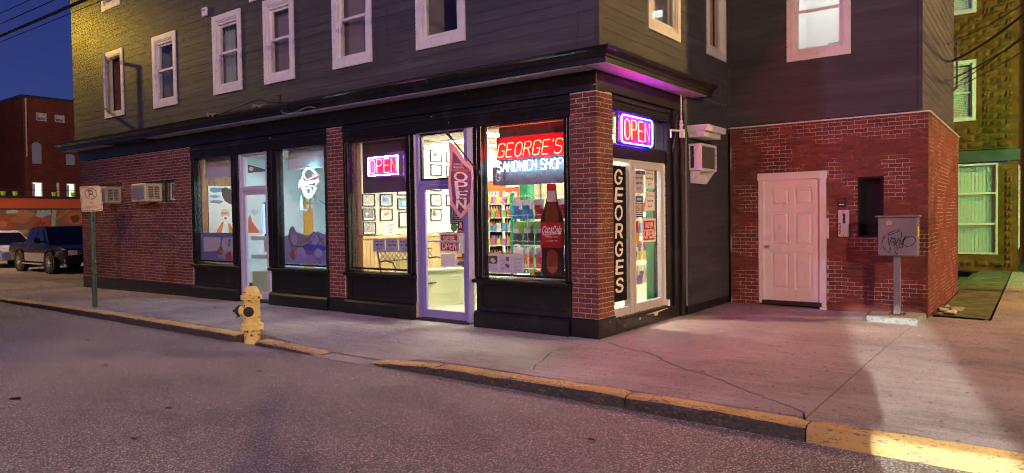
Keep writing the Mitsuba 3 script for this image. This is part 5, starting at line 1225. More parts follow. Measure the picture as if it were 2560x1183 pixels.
put(AN, 'door_frame', cat(C0.box(.640, .732, .03, 2.36, -.12, .025, .004), C0.box(1.682, 1.79, -.06, 2.36, -.12, .025, .004), C0.box(.625, 1.805, 2.24, 2.37, -.12, .03, .004), C0.box(.70, .738, .06, 2.24, -.12, 0.0), C0.box(1.672, 1.70, .06, 2.24, -.12, 0.0), C0.box(.72, 1.7, 2.222, 2.245, -.12, 0.0)), 'white_trim')
put(AN, 'lock_guard', C0.box(1.79, 1.83, 1.20, 1.55, -.02, .02, .008), 'white_metal')
k = free_fast(AN + '__niche')
scene[k] = mikit.ply(cat(C0.box(2.28, 2.675, 1.23, 2.24, -.235, -.20), C0.ring(2.285, 2.67, 1.235, 2.235, .03, -.2, .012)), 'black_paint')
k = thing('entry_phone', 'pale metal entry phone panel with a dark handset slot beside the white door', 'entry phone')
put(k, 'plate', C0.box(1.985, 2.155, 1.235, 1.69, .004, .05, .006), 'aluminium')
put(k, 'slot', C0.poly([(2.06, 1.47), (2.08, 1.455), (2.10, 1.47), (2.10, 1.63), (2.06, 1.63)], .05, .053), 'dark_metal')
put(k, 'button', cat(*[C0.box(2.0, 2.03, 1.29 + i * .024, 1.302 + i * .024, .05, .054) for i in range(8)]), 'dark_metal')
put(k, 'screw', cat(*[C0.box(2.065, 2.08, z, z + .015, .05, .054) for z in (1.255, 1.66)]), 'dark_metal')
k = thing('card_reader', 'small black card reader above the entry phone', 'card reader')
put(k, 'case', C0.box(1.985, 2.095, 1.745, 1.885, .004, .05, .01), 'dark_metal')
put(k, 'strip', C0.box(2.0, 2.08, 1.775, 1.79, .05, .053), 'sign_white')
put(k, 'strip', C0.box(2.0, 2.08, 1.85, 1.865, .05, .053), flat((.4, .05, .03)))
# utility cabinet on its post and concrete pad
zp = float(gz(2.95, 4.1))
k = thing('utility_cabinet', 'grey metal utility cabinet with scrawled graffiti, on a square post before the brick annex', 'utility box')
cx0, cx1 = 2.70, 3.235
put(k, 'post', box(2.905, 3.0, 4.06, 4.155, zp + .10, .99, .006), 'cabinet_metal')
put(k, 'base_plate', cat(box(2.85, 3.06, 4.0, 4.21, zp + .10, zp + .112), *[lathe([(0, 0), (.012, 0), (.012, .02), (0, .02)], 6, (x, y, zp + .112)) for x in (2.87, 3.04) for y in (4.02, 4.19)]), 'rust')
put(k, 'cabinet', box(cx0, cx1, 4.0, 4.26, .965, 1.57, .008), 'cabinet_metal')
put(k, 'door', box(cx0 + .005, cx1 - .005, 3.985, 4.0, .975, 1.55, .006), 'cabinet_metal')
put(k, 'lid', box(cx0 - .035, cx1 + .03, 3.955, 4.28, 1.565, 1.59, .005), 'cabinet_metal')
put(k, 'sticker', Wall('A', 3.985).poly(blob(2.86, 1.48, .045, .04, 71, 12, .2), 0.0, .001), flat((.55, .28, .22)))
put(k, 'warning_label', box(cx1, cx1 + .002, 4.05, 4.2, 1.26, 1.42), flat((.65, .45, .05)))
GR = Wall('A', 3.984)
gr = [[(2.78, 1.24), (2.76, 1.16), (2.80, 1.06), (2.86, 1.02), (2.88, 1.10)], [(2.77, 1.26), (2.79, 1.24), (2.80, 1.28)], [(2.85, 1.26), (2.86, 1.13), (2.89, 1.24), (2.92, 1.22), (2.93, 1.12)], [(2.88, 1.18), (2.93, 1.18)], [(2.94, 1.26), (2.95, 1.14), (2.99, 1.25), (3.0, 1.12)], [(3.03, 1.34), (3.02, 1.14), (3.06, 1.24), (3.09, 1.27), (3.05, 1.19), (3.08, 1.12), (3.14, 1.12), (3.20, 1.17), (3.21, 1.24), (3.15, 1.27), (3.07, 1.22), (3.04, 1.14)], [(2.84, 1.31), (2.90, 1.34), (2.98, 1.37), (3.0, 1.36), (2.94, 1.32), (2.86, 1.295), (2.84, 1.31)], [(2.93, 1.07), (2.96, 1.10), (2.98, 1.07), (2.94, 1.03), (2.98, 1.0), (2.95, .995)], [(2.96, 1.13), (3.02, 1.09), (3.05, 1.12)]]
def smooth(p, n=5):
    p = np.array(p, float); q = np.vstack([2 * p[0] - p[1], p, 2 * p[-1] - p[-2]]); out = []
    for i in range(1, len(q) - 2):
        for t in np.linspace(0, 1, n, endpoint=False):
            a, b, c, d = q[i - 1], q[i], q[i + 1], q[i + 2]
            out.append(.5 * (2 * b + (c - a) * t + (2 * a - 5 * b + 4 * c - d) * t * t + (3 * b - a - 3 * c + d) * t ** 3))
    return out + [p[-1]]
put(k, 'graffiti', GR.poly(unary_union([LineString(smooth(p)).buffer(.0045) for p in gr]), 0.0, .001), flat((.012, .012, .03)), label='scrawled black graffiti tag')
k = thing('concrete_pad', 'chipped pale concrete pad under the utility cabinet', 'pad')
put(k, 'block', trimesh.Trimesh(*hull([(2.60, 3.72, zp - .03), (3.28, 3.70, zp - .03), (3.31, 4.5, zp - .03), (2.54, 4.5, zp - .03), (2.58, 3.735, zp + .085), (2.60, 3.76, zp + .10), (3.24, 3.745, zp + .10), (3.275, 3.725, zp + .08), (3.30, 4.45, zp + .10), (2.55, 4.45, zp + .10)]), process=False), 'slab_concrete')
# litter by the annex corner
for i, (x, y, c) in enumerate(((3.45, 5.5, (.5, .5, .42)), (3.40, 6.1, (.35, .38, .34)), (3.55, 5.2, (.62, .60, .5)), (3.42, 5.0, (.3, .3, .27)), (3.62, 5.7, (.32, .34, .3)))):
    r = np.random.default_rng(80 + i); p = [(x + r.normal(0, .06), y + r.normal(0, .12), -.03 + abs(r.normal(0, .03))) for _ in range(9)]
    whole('litter', trimesh.Trimesh(*hull(p), process=False), flat(c), ('pale litter lump in the middle of the heap beside the brick annex', 'grey litter lump furthest back in the heap beside the brick annex', 'whitest litter scrap near the front of the heap beside the annex', 'dark grey litter lump at the very corner of the brick annex', 'grey litter lump on the outer side of the heap beside the annex')[i], 'litter', group='litter beside the annex')
for i, (x, y) in enumerate(((3.42, 2.6), (2.6, .55), (.9, 2.9), (.2, -1.9), (1.9, -1.1), (2.9, -.2), (-5.8, -.35), (-7.9, -.9))):
    r = np.random.default_rng(90 + i); z = float(gz(x, y)); p = [(x + r.normal(0, .018), y + r.normal(0, .022), z + abs(r.normal(0, .006))) for _ in range(7)]
    whole('litter', trimesh.Trimesh(*hull(p), process=False), flat([(.55, .52, .46), (.06, .05, .04), (.3, .27, .2)][i % 3]), 'small scrap of litter on the pavement, ' + ('right of the utility cabinet pad', 'in the middle of the big right slab', 'just outside the side door', 'on the kerb side below the corner pier', 'near the long crack right of the corner', 'beside the joint left of the bright strip', 'at the wall beside the brick pier', 'on the pavement outside the bar door')[i], 'litter', group='scraps scattered on the pavement')

for i, (px, py, l) in enumerate(((-4.55, -4.30, .10), (-3.55, -5.55, .12), (-1.9, -4.85, .07), (-1.2, -5.5, .06), (-6.8, -3.6, .09), (.1, -5.6, .05), (1.9, -3.4, .05), (-2.6, -3.4, .06))):
    r = np.random.default_rng(120 + i); p = [(px + r.normal(0, l * .6), py + r.normal(0, l * .3), -.118 + abs(r.normal(0, .008))) for _ in range(8)]
    whole('fallen_leaf', trimesh.Trimesh(*hull(p), process=False), flat([(.10, .05, .03), (.06, .04, .03), (.14, .08, .05)][i % 3]), 'dark curled leaf lying on the road, ' + ('nearest below the hydrant', 'long one left of the bottom centre', 'right of the hydrant, midway to the bottom edge', 'near the bottom centre', 'furthest left, below the kerb', 'tiny one at the bottom centre', 'close to the kerb at the right', 'near the lowered kerb')[i], 'leaf', group='leaves scattered on the road')

# ------------------------------------------------------------------ hydrant, parking sign
k = thing('fire_hydrant', 'chipped yellow fire hydrant with black caps at the kerb', 'fire hydrant')
hx, hy, hz = -4.44, -2.33, -0.13
HH = lambda prof: lathe(prof, 32, (hx, hy, hz))
put(k, 'barrel', HH([(0, .0), (.112, 0), (.112, .20), (.155, .205), (.155, .232), (.146, .236), (.146, .262), (.155, .266), (.155, .288), (.120, .30), (.116, .64), (.150, .648), (.152, .672), (.142, .676), (.150, .682), (.150, .708), (.118, .715), (.112, .75), (.096, .795), (.066, .828), (.03, .838), (0, .84)]), 'hydrant_paint', 35)
put(k, 'operating_nut', HH([(0, .835), (.024, .835), (.021, .885), (0, .885)]), 'dark_metal')
put(k, 'flange_gap', HH([(.119, .196), (.150, .196), (.150, .206), (.119, .206)]), 'rust')
def turned(m, ang):
    m.apply_transform(trimesh.transformations.rotation_matrix(PI / 2, (0, 1, 0)))       # axis along +x
    m.apply_transform(trimesh.transformations.rotation_matrix(ang, (0, 0, 1))); m.apply_translation((hx, hy, hz)); return m
def nozzle(ang, z, r, L):
    a = lathe([(0, .10), (r, .10), (r * 1.05, L - .02), (r * 1.12, L), (0, L)], 22); b = lathe([(0, L), (r * 1.28, L), (r * 1.28, L + .03), (r * 1.05, L + .045), (r * .9, L + .06), (.022, L + .062), (.020, L + .115), (0, L + .115)], 22)
    out = []
    for m in (a, b): m = turned(m, ang); m.apply_translation((0, 0, z)); out.append(m)
    return out
for ang, z, r, L in ((PI + .58, .475, .066, .165), (-.93, .475, .056, .105)):
    a, b = nozzle(ang, z, r, L)
    put(k, 'nozzle', a, 'hydrant_paint', 35); put(k, 'cap', b, paint('cap_black', (.03, .027, .022), .55), 35)
put(k, 'flange_bolt', cat(*[lathe([(0, 0), (.014, 0), (.014, .10), (0, .10)], 6, (hx + .148 * math.cos(t), hy + .148 * math.sin(t), hz + .19)) for t in np.linspace(0, 2 * PI, 9)[:-1]]), 'hydrant_paint')
put(k, 'chain', tube([tuple(np.array([hx, hy, hz]) + q) for q in ((-.20, -.13, .40), (-.19, -.12, .375), (-.17, -.11, .385), (-.15, -.095, .40))], .006, 5), 'dark_metal')

k = thing('parking_sign', 'tan NO PARKING sign with red lettering on a green steel post at the kerb', 'traffic sign')
sx, sy = -10.30, -2.06; sz = float(gz(sx, sy))
sa = math.radians(60)   # the sign turns towards the cross street
def spin(m):
    m.apply_transform(trimesh.transformations.rotation_matrix(sa, (0, 0, 1))); m.apply_translation((sx, sy, 0)); return m
put(k, 'post', spin(extrude(Polygon([(-.045, .018), (-.045, .0), (-.022, -.003), (-.020, -.030), (.020, -.030), (.022, -.003), (.045, 0), (.045, .018), (.030, .018), (.030, .010), (-.030, .010), (-.030, .018)]), 2.35 - sz).apply_translation((0, 0, sz))), 'green_post')
SW = Wall('A', -.032)
def spinp(m):
    m.vertices[:, 0] *= .645
    c = np.array([0, -.03, 2.13]); m.apply_transform(trimesh.transformations.rotation_matrix(math.radians(-3.0), (0, 1, 0), c)); return spin(m)
SPL = round_rect(-.285, .285, 1.885, 2.385, .045)
put(k, 'plate', spinp(SW.poly(SPL, 0, .004)), 'sign_tan')
RED = paint('sign_print', (.46, .13, .09), .4)
put(k, 'border', spinp(SW.poly(Polygon(round_rect(-.27, .27, 1.90, 2.37, .035)).difference(Polygon(round_rect(-.258, .258, 1.912, 2.358, .03))), .004, .0048)), RED)
ringp = Polygon(arc(0, 2.235, .165, .115, 0, 360, 32)).difference(Polygon(arc(0, 2.235, .142, .096, 0, 360, 32)))
put(k, 'symbol', spinp(cat(SW.text('P', .145, -.062, 2.165, .0046, True, .0008, .12))), paint('sign_black', (.02, .02, .02), .4))
bar = LineString([(-.105, 2.31), (.105, 2.16)]).buffer(.011)
put(k, 'prohibition_ring', spinp(SW.poly(unary_union([ringp, bar]), .0056, .0064)), RED)
put(k, 'lettering', spinp(cat(SW.text('NO', .05, 0, 2.035, .0046, True, .0008, .10, True), SW.text('PARKING', .05, 0, 1.945, .0046, True, .0008, .34, True))), RED)
put(k, 'bolt', spinp(cat(*[SW(lathe([(0, 0), (.012, 0), (.012, .008), (0, .008)], 8, (0, z, .005))) for z in (2.36, 1.905)])), 'chrome')

# ------------------------------------------------------------------ small things on the facade
for i, (x, z, lab) in enumerate(((-9.47, 6.10, 'small white box on the siding left of the window with gold curtains'), (-7.72, 6.06, 'small white box on the siding at the top edge, right of the gold curtains'))):
    k = thing('vent_box', lab, 'vent box')
    put(k, 'case', UA.box(x - .09, x + .09, z - .09, z + .09, .017, .06, .008), 'white_metal')
    put(k, 'slot', UA.box(x - .055, x + .055, z + .01, z + .05, .06, .062), 'grille_grey')
for i, (x, lab) in enumerate(((-8.70, 'pair of old floodlight heads on the cornice, left one'), (-7.08, 'pair of old floodlight heads on the cornice, right one by the hanging wire'))):
    k = thing('flood_light', lab, 'flood light')
    y, z = -.36, 3.79
    for s in (-1, 1):
        m = lathe([(0, 0), (.02, 0), (.022, .04), (.042, .075), (.043, .095), (0, .095)], 12)
        m.apply_transform(trimesh.transformations.rotation_matrix(math.radians(115 + 12 * s), (1, .5 * s, 0))); m.apply_translation((x + .07 * s, y, z + .05)); put(k, 'head', m, 'lamp_tan', 30)
    put(k, 'base', box(x - .05, x + .05, y - .03, y + .03, z - .01, z + .04, .008), 'dark_metal')
whole('cable', tube(smooth([(-9.5, -.40, 3.80), (-8.4, -.40, 3.80), (-7.9, -.38, 3.86), (-7.1, -.38, 3.93), (-6.7, -.40, 3.84), (-6.3, -.41, 3.80)]), .010, 5), 'cable_black', 'black cable lying along the top of the cornice between the flood lights', 'cable')
whole('cable', tube(smooth([(-6.35, -.42, 3.66), (-6.25, -.44, 3.60), (-5.95, -.44, 3.57), (-5.6, -.40, 3.64), (-5.45, -.34, 3.62)]), .007, 5), 'lamp_tan', 'pale cable drooping below the cornice over the brick pier', 'cable')
whole('splice_tuft', cat(*[tube([(-6.42, -.38, 3.83), (-6.42 + .03 * a, -.40, 3.93 + .01 * abs(a))], .006, 4) for a in (-2, -1, 0, 1, 2)]), 'cable_black', 'tuft of cut wire ends standing on the cornice', 'wire')
# ------------------------------------------------------------------ far building at the right, faced with rusticated stone
FB = thing('stone_faced_building', 'building faced with rough yellow stone blocks and green lit window trim', 'building')
F0 = Wall('A', 16.0)
FH = [(2.55, 3.245, 4.20, 5.98), (2.55, 3.245, 7.28, 9.0), (2.55, 3.77, .36, 3.0), (-1.5, 4.30, 2.98, 3.38)]
put(FB, 'wall', F0.poly(rect_poly((-1.5, 4.22, -.1, 9.5), FH), -.3, 0.0), 'stone_yellow')
put(FB, 'side_wall', cat(box(3.98, 4.22, 16.0, 30, -.1, .5), box(3.98, 4.22, 16.0, 16.75, .5, 2.95), box(3.98, 4.22, 18.6, 30, .5, 2.95), box(3.98, 4.22, 16.0, 30, 2.95, 9.5)), 'stone_yellow')
def stone_block(w, h, seed):
    r = np.random.default_rng(seed); n, m_ = 5, 4; V = []; F = []
    for i in range(n):
        for j in range(m_):
            e = 0.0 if (i in (0, n - 1) or j in (0, m_ - 1)) else 1.0
            V.append((w * i / (n - 1), h * j / (m_ - 1), .008 + e * (.035 + r.uniform(-.012, .03))))
    for i in range(n - 1):
        for j in range(m_ - 1):
            a = i * m_ + j; F += [(a, a + m_, a + m_ + 1), (a, a + m_ + 1, a + 1)]
    base = len(V); V += [(0, 0, -.02), (w, 0, -.02), (w, h, -.02), (0, h, -.02)]
    rim = [[i * m_ for i in range(n)], [(n - 1) * m_ + j for j in range(m_)], [i * m_ + m_ - 1 for i in range(n - 1, -1, -1)], [j for j in range(m_ - 1, -1, -1)]]
    for s in range(4):
        p, q = base + s, base + (s + 1) % 4
        for a, b in zip(rim[s][:-1], rim[s][1:]): F.append((p, b, a))
        F.append((p, q, rim[s][-1]))
    return trimesh.Trimesh(np.array(V, float), np.array(F), process=False)
SBK = [mikit.ply(F0(stone_block(.345, .19, s)), 'stone_yellow') for s in range(6)]
SBH = [mikit.ply(F0(stone_block(.165, .19, s)), 'stone_yellow') for s in range(6, 10)]
nb = 0
for r in range(48):
    z = .02 + r * .2; x = 2.50 - .178 * (r % 2)
    while x < 4.2:
        full = x + .345 <= 4.225
        w = .345 if full else .165
        if x + w <= 4.23:
            if not any(x + w > h[0] - .12 and x < h[1] + .03 and z + .19 > h[2] - .02 and z < h[3] + .03 for h in FH):
                copy(FB, 'stone_block', (SBK if full else SBH)[int(rng.integers(0, 6 if full else 4))], T().translate([x, 0, z])); nb += 1
            elif w == .345:
                for xx in (x, x + .178):
                    if not any(xx + .165 > h[0] - .1 and xx < h[1] + .02 and z + .19 > h[2] - .02 and z < h[3] + .02 for h in FH):
                        copy(FB, 'stone_block', SBH[int(rng.integers(0, 4))], T().translate([xx, 0, z])); nb += 1
        x += .357
put(FB, 'beam', F0.box(-1.5, 4.27, 3.02, 3.36, -.3, .03, .01), paint('beam_grey', (.07, .07, .075), .5))
for (a, b, c, d) in ((2.55, 3.24, 4.22, 5.97), (2.55, 3.24, 7.30, 8.9)):
    k = free_fast(FB + '__window'); scene[k] = mikit.ply(F0.ring(a, b, c, d, .095, -.06, .03), 'white_trim')
    mid = (c + d) / 2 - .05
    sash(k, F0, a + .09, b - .09, mid - .02, d - .09, -.05, .04); sash(k, F0, a + .09, b - .09, c + .09, mid + .02, -.02, .04)
    put(k, 'blind', cat(*[F0.box(a + .1, b - .1, c + .1 + i * .05, c + .136 + i * .05, -.15, -.14) for i in range(int((d - c - .25) / .05))]), 'white_trim')
    put(k, 'room', F0.box(a - .05, b + .05, c - .05, d + .05, -.5, -.45), 'dark_room')
k = free_fast(FB + '__shop_window'); scene[k] = mikit.ply(cat(F0.ring(2.55, 3.77, .38, 2.98, .055, -.08, .02), F0.box(2.6, 3.72, 1.22, 1.28, -.08, .015), F0.box(2.6, 3.72, 2.10, 2.155, -.08, .015)), 'white_trim')
put(k, 'pane', F0.sheet(2.6, 3.72, .43, 2.93, -.04), 'glass')
for i in range(15): put(k, 'blind_slat', F0(trimesh.creation.box((.088, 2.5, .004)).apply_transform(trimesh.transformations.rotation_matrix(math.radians(14 + 5 * math.sin(i * 1.7)), (0, 1, 0))).apply_translation((2.45 + i * .09, 1.68, -.18))), paint('slat_grey', (.55, .56, .53), .7))
put(FB, 'room', cat(box(2.0, 4.0, 17.0, 17.05, .2, 3.0)), 'dark_room')
k = free_fast(FB + '__side_window'); SD = Wall('B', 4.2); scene[k] = mikit.ply(SD.ring(16.75, 18.6, .5, 2.95, .09, -.1, .03), 'white_trim'); put(k, 'pane', SD.sheet(16.8, 18.5, .55, 2.9, -.03), 'glass')

# ------------------------------------------------------------------ left background
MB = thing('mural_building', 'long low building with a painted mural and a red band, behind the parked vehicles', 'building')
M0 = Wall('B', -42.0)
put(MB, 'wall', box(-54, -42.0, -6, 30, -.5, 3.22), paint('mural_base', (.22, .12, .075), .8))
put(MB, 'red_band', M0.box(-6, 30, 2.56, 3.14, 0.0, .02), paint('mural_red', (.50, .095, .035), .7))
put(MB, 'parapet', M0.box(-6, 30, 3.14, 3.26, 0, .10), 'dark_metal')
put(MB, 'dark_stripe', M0.box(-6, 30, 2.46, 2.56, 0, .012), flat((.10, .07, .06)))
mur = [(blob(6.25, 1.75, .42, .40, 1, 14, .12), (.40, .10, .05)), (blob(6.15, 1.65, .20, .2, 2), (.5, .2, .1)), (blob(7.0, 1.9, .55, .22, 3), (.38, .16, .08)), (blob(7.25, 2.2, .4, .25, 4), (.42, .20, .10)), (blob(8.0, 1.55, .46, .45, 5, 16, .08), (.46, .09, .05)),
       ([(7.75, 2.1), (7.9, 2.45), (8.05, 2.4), (8.15, 2.7), (8.3, 2.4), (8.5, 2.55), (8.6, 2.2), (8.3, 2.1), (8.1, 2.0)], (.34, .42, .50)), ([(8.52, .9), (8.75, .9), (8.8, 2.0), (8.9, 2.6), (8.7, 2.7), (8.6, 2.1)], (.36, .38, .30)), ([(8.75, 1.95), (9.6, 2.55), (9.75, 2.45), (8.85, 1.85)], (.34, .19, .10)),
       (blob(9.85, 1.95, .52, .42, 8, 14, .1), (.46, .15, .06)), (blob(9.85, 1.93, .24, .22, 9), (.14, .07, .05)), ([(5.8, 1.1), (7.3, 1.35), (7.4, 1.15), (6.0, .8)], (.42, .30, .16)), ([(5.9, .55), (7.6, 1.05), (7.6, .9), (6.0, .3)], (.40, .28, .14)), (blob(8.0, .85, .7, .2, 10), (.30, .12, .07)), (blob(6.6, 2.35, .3, .12, 14), (.5, .46, .42))]
for i, (p, c) in enumerate(mur): put(MB, 'mural_print', M0.poly(p, .001, .006 + .002 * (i % 5)), flat(c))
for i in range(12):
    a = i * PI / 6
    put(MB, 'mural_print', M0.poly(LineString([(8.0 + .08 * math.cos(a), 1.55 + .08 * math.sin(a)), (8.0 + .36 * math.cos(a), 1.55 + .35 * math.sin(a))]).buffer(.022), .016, .018), flat((.12, .05, .04)))
put(MB, 'mural_lettering', cat(*[M0.poly(LineString(smooth(p)).buffer(.045), .004, .018) for p in ([(9.35, .95), (9.55, 1.3), (9.75, 1.32), (9.70, 1.12), (9.5, 1.1)], [(9.9, .95), (10.05, 1.15), (10.0, .98), (10.2, 1.12), (10.25, .98), (10.45, 1.15), (10.5, 1.0), (10.62, 1.1), (10.85, 1.45), (10.78, 1.0), (11.0, 1.2), (11.25, 1.55), (11.2, 1.05)], [(9.3, .88), (10.2, .90), (11.2, .98)])]), flat((.56, .42, .22)))
for i, y in enumerate((6.19, 6.77, 8.74, 9.77)):
    k = thing('planter', 'lime green pot, %s from the left on the roof edge above the mural' % nth(i), 'planter', 'lime pots on the roof edge')
    scene[k] = mikit.ply(lathe([(0, 0), (.10, 0), (.16, .24), (.14, .24), (.09, .03), (0, .03)], 14, (-41.93, y, 3.27)), paint('lime_pot', (.30, .55, .03), .5), 30)
k = thing('roof_railing', 'thin dark railing along the roof edge over the mural', 'railing')
put(k, 'rail', tube([(-41.96, 4, 3.62), (-41.96, 12, 3.62)], .02, 5), 'dark_metal')
put(k, 'post', cat(*[tube([(-41.96, y, 3.26), (-41.96, y, 3.62)], .018, 5) for y in np.arange(4.3, 12, 1.0)]), 'dark_metal')
RB = thing('brick_warehouse', 'tall dark red brick building with small square windows, behind the mural', 'building')
R0 = Wall('B', -55.0)
wins = [(12.46, 13.13, 9.34, 9.93, 0), (13.69, 14.35, 9.34, 9.90, 0), (12.03, 12.73, 3.64, 4.76, 2), (13.66, 13.84, 3.66, 4.74, 2), (14.32, 14.95, 3.64, 4.74, 2)]
arches = [(12.10, 12.72, 6.12, 7.70), (14.36, 14.98, 6.14, 6.98)]
put(RB, 'wall', cat(R0.poly(rect_poly((11.6, 40, -.5, 10.95), [w[:4] for w in wins] + arches), -.4, 0.0), box(-90, -55.0, 11.6, 11.9, -.5, 11.0)), 'far_brick')
put(RB, 'parapet', cat(R0.box(11.5, 40, 10.95, 11.15, -.5, .12), box(-90, -55, 11.5, 12, 10.98, 11.15)), 'dark_metal')
put(RB, 'roof', box(-90, -55.2, 11.9, 40, 10.7, 10.8), 'dark_metal')
put(RB, 'downspout', tube([(-54.9, 11.78, 10.9), (-54.9, 11.74, 6.6)], .05, 6), 'white_metal')
WINLIT = (1.5, 1.75, 1.0)
for a, b, c, d, t in wins:
    k = free_fast(RB + '__window'); scene[k] = mikit.ply(R0.ring(a, b, c, d, .06, -.15, .02), 'white_trim')
    put(k, 'pane', R0.sheet(a + .05, b - .05, c + .05, d - .05, -.08), 'glass')
    if t == 2:
        put(k, 'lit_blind', R0.box(a, b, c, d, -.36, -.35), 'white_trim', emit=WINLIT)
        if b - a > .5: put(k, 'curtain', R0.box(a + .08, a + .3, c + .05, d - .1, -.30, -.28), 'pale_room')
    else: put(k, 'blind', R0.box(a, b, c + .28, d, -.2, -.19), 'white_trim'); put(k, 'room', R0.box(a, b, c, d, -.39, -.38), 'dark_room')
for a, b, c, d in arches:
    put(RB, 'blocked_window', R0.poly([(a, c)] + [(b, c)] + [(p, q) for p, q in arc((a + b) / 2, d - .18, (b - a) / 2, .18, 0, 180, 8)], -.2, .02), paint('blocked_grey', (.42, .47, .52), .7))


# ------------------------------------------------------------------ parked vehicles
def wheel(parent, x, y, z, r, w, n_sp=8):
    m = lathe([(0.62 * r, -w / 2), (r * .93, -w / 2), (r, -w / 2 + .03), (r, w / 2 - .03), (r * .93, w / 2), (.62 * r, w / 2), (.62 * r, -w / 2)], 28)
    m.apply_transform(trimesh.transformations.rotation_matrix(PI / 2, (1, 0, 0))); m.apply_translation((x, y, z))
    k = put(parent, 'wheel', m, 'rubber', 40)
    sp = [box(-.03 * r, .03 * r, .1 * r, .62 * r, -w * .35, w * .45, .004).apply_transform(trimesh.transformations.rotation_matrix(2 * PI * i / n_sp, (0, 0, 1))) for i in range(n_sp)]
    m = cat(lathe([(.56 * r, w * .30), (.64 * r, w * .48), (.60 * r, w * .48), (.54 * r, w * .2)], 24), lathe([(0, w * .3), (.17 * r, w * .3), (.15 * r, w * .47), (0, w * .47)], 16), lathe([(0, -.02), (.62 * r, -.02), (.62 * r, 0), (0, 0)], 20), *sp)
    m.apply_transform(trimesh.transformations.rotation_matrix(PI / 2, (1, 0, 0))); m.apply_translation((x, y, z))
    put(k, 'rim', m, 'chrome', 40)
def loft(sections, cap=True):
    """closed rings of equal length joined into a skin"""
    S = np.array(sections, float); n, m_ = S.shape[:2]; V = S.reshape(-1, 3); F = []
    for i in range(n - 1):
        for k in range(m_):
            l = (k + 1) % m_; a, b, c, d = i * m_ + k, i * m_ + l, (i + 1) * m_ + l, (i + 1) * m_ + k
            F += [(a, b, c), (a, c, d)]
    for k in range(1, m_ - 1): F += [(0, k + 1, k), ((n - 1) * m_, (n - 1) * m_ + k, (n - 1) * m_ + k + 1)]
    t = trimesh.Trimesh(V, np.array(F), process=False); t.fix_normals(); return t
def body_ring(x, hw, z0, z1, tuck=.05):
    """cross section of a lower body at x: rounded shoulders"""
    return [(x, -hw + tuck, z0), (x, -hw, z0 + .22), (x, -hw - .01, z0 + .42), (x, -hw + .01, z1 - .14), (x, -hw + .07, z1 - .03), (x, -hw + .2, z1), (x, hw - .2, z1), (x, hw - .07, z1 - .03), (x, hw - .01, z1 - .14), (x, hw + .01, z0 + .42), (x, hw, z0 + .22), (x, hw - tuck, z0)]
def shift(m, o):
    m.apply_translation(o); return m
PX, PY, PZ = -24.3, 2.58, -.105
k = thing('pickup_truck', 'dark pickup truck with silver lower sides and chrome wheels, parked beyond the building', 'pickup truck')
o = (PX, PY, PZ)
rings = [body_ring(x, hw, z0, z1) for x, hw, z0, z1 in ((-2.62, .84, .52, 1.02), (-2.55, .90, .42, 1.06), (-1.0, .93, .36, 1.06), (0.55, .93, .36, 1.05), (1.2, .92, .36, 1.03), (1.9, .90, .38, .98), (2.3, .84, .42, .90), (2.42, .74, .46, .80))]
body = loft(rings)
put(k, 'body', shift(body, o), 'car_dark', 35)
cab = loft([[(-1.0 + .18 * s, -.86 + .0, 1.0), (-.86 + .18 * s, -.70, 1.60), (.10, -.68, 1.66), (.52, -.70, 1.58), (1.15, -.86, 1.0)] if False else [(x, y * f, z) for x, z, f in ((-1.02, 1.0, 1.0), (-.90, 1.52, .84), (-.72, 1.64, .80), (.28, 1.66, .79), (.46, 1.60, .80), (1.22, 1.0, .98))] for s, y in ((0, -.88), (1, .88))])
put(k, 'cab', shift(cab, o), 'car_dark', 25)
for s in (-1, 1):
    def side(pts): return trimesh.Trimesh(*hull([(x, s * (.885 * (1 - .20 * (z - 1.0) / .64) + e), z) for x, z in pts for e in (-.006, .006)]), process=False)
    put(k, 'side_window', shift(side([(-.85, 1.08), (-.78, 1.48), (-.12, 1.54), (-.12, 1.08)]), o), 'car_glass'); put(k, 'side_window', shift(side([(-.05, 1.08), (-.05, 1.54), (.30, 1.55), (.78, 1.12), (.74, 1.08)]), o), 'car_glass')
    put(k, 'side_cladding', shift(box(-.95, .95, s * .90, s * .945, .40, .72, .015), o), 'car_silver'); put(k, 'side_cladding', shift(box(-2.3, -1.75, s * .90, s * .945, .50, .74, .015), o), 'car_silver') if False else None
    put(k, 'running_board', shift(box(-.95, .98, s * .88, s * 1.02, .30, .36, .015), o), 'chrome')
    put(k, 'wheel_arch', shift(lathe([(.42, -.03), (.46, -.03), (.46, .05), (.42, .05)], 28).apply_transform(trimesh.transformations.rotation_matrix(PI / 2, (1, 0, 0))).apply_translation((1.40, s * .93, .40)), o), 'car_dark')
    put(k, 'wheel_arch', shift(lathe([(.42, -.03), (.46, -.03), (.46, .05), (.42, .05)], 28).apply_transform(trimesh.transformations.rotation_matrix(PI / 2, (1, 0, 0))).apply_translation((-1.36, s * .93, .40)), o), 'car_dark')
    put(k, 'headlight', shift(trimesh.Trimesh(*hull([(2.18, s * .86, .84), (2.18, s * .86, .66), (2.43, s * .72, .84), (2.45, s * .72, .66), (2.46, s * .46, .82), (2.48, s * .46, .67), (2.25, s * .5, .75)]), process=False), o), paint('lamp_clear', (.62, .60, .58), .15, .3))
    put(k, 'fog_light', shift(box(2.40, 2.46, s * .60, s * .74, .44, .52, .01), o), 'lamp_clear')
    put(k, 'mirror', shift(cat(box(.62, .80, s * 1.0, s * 1.18, 1.06, 1.26, .03), box(.66, .74, s * .86, s * 1.02, 1.10, 1.15)), o), 'car_dark')
    put(k, 'door_handle', shift(box(-.60, -.45, s * .93, s * .955, .90, .93, .005), o), 'chrome')
    for x in (1.40, -1.36): wheel(k, PX + x, PY + s * .86, PZ + .385, .385, .25 * (1 if s < 0 else -1))
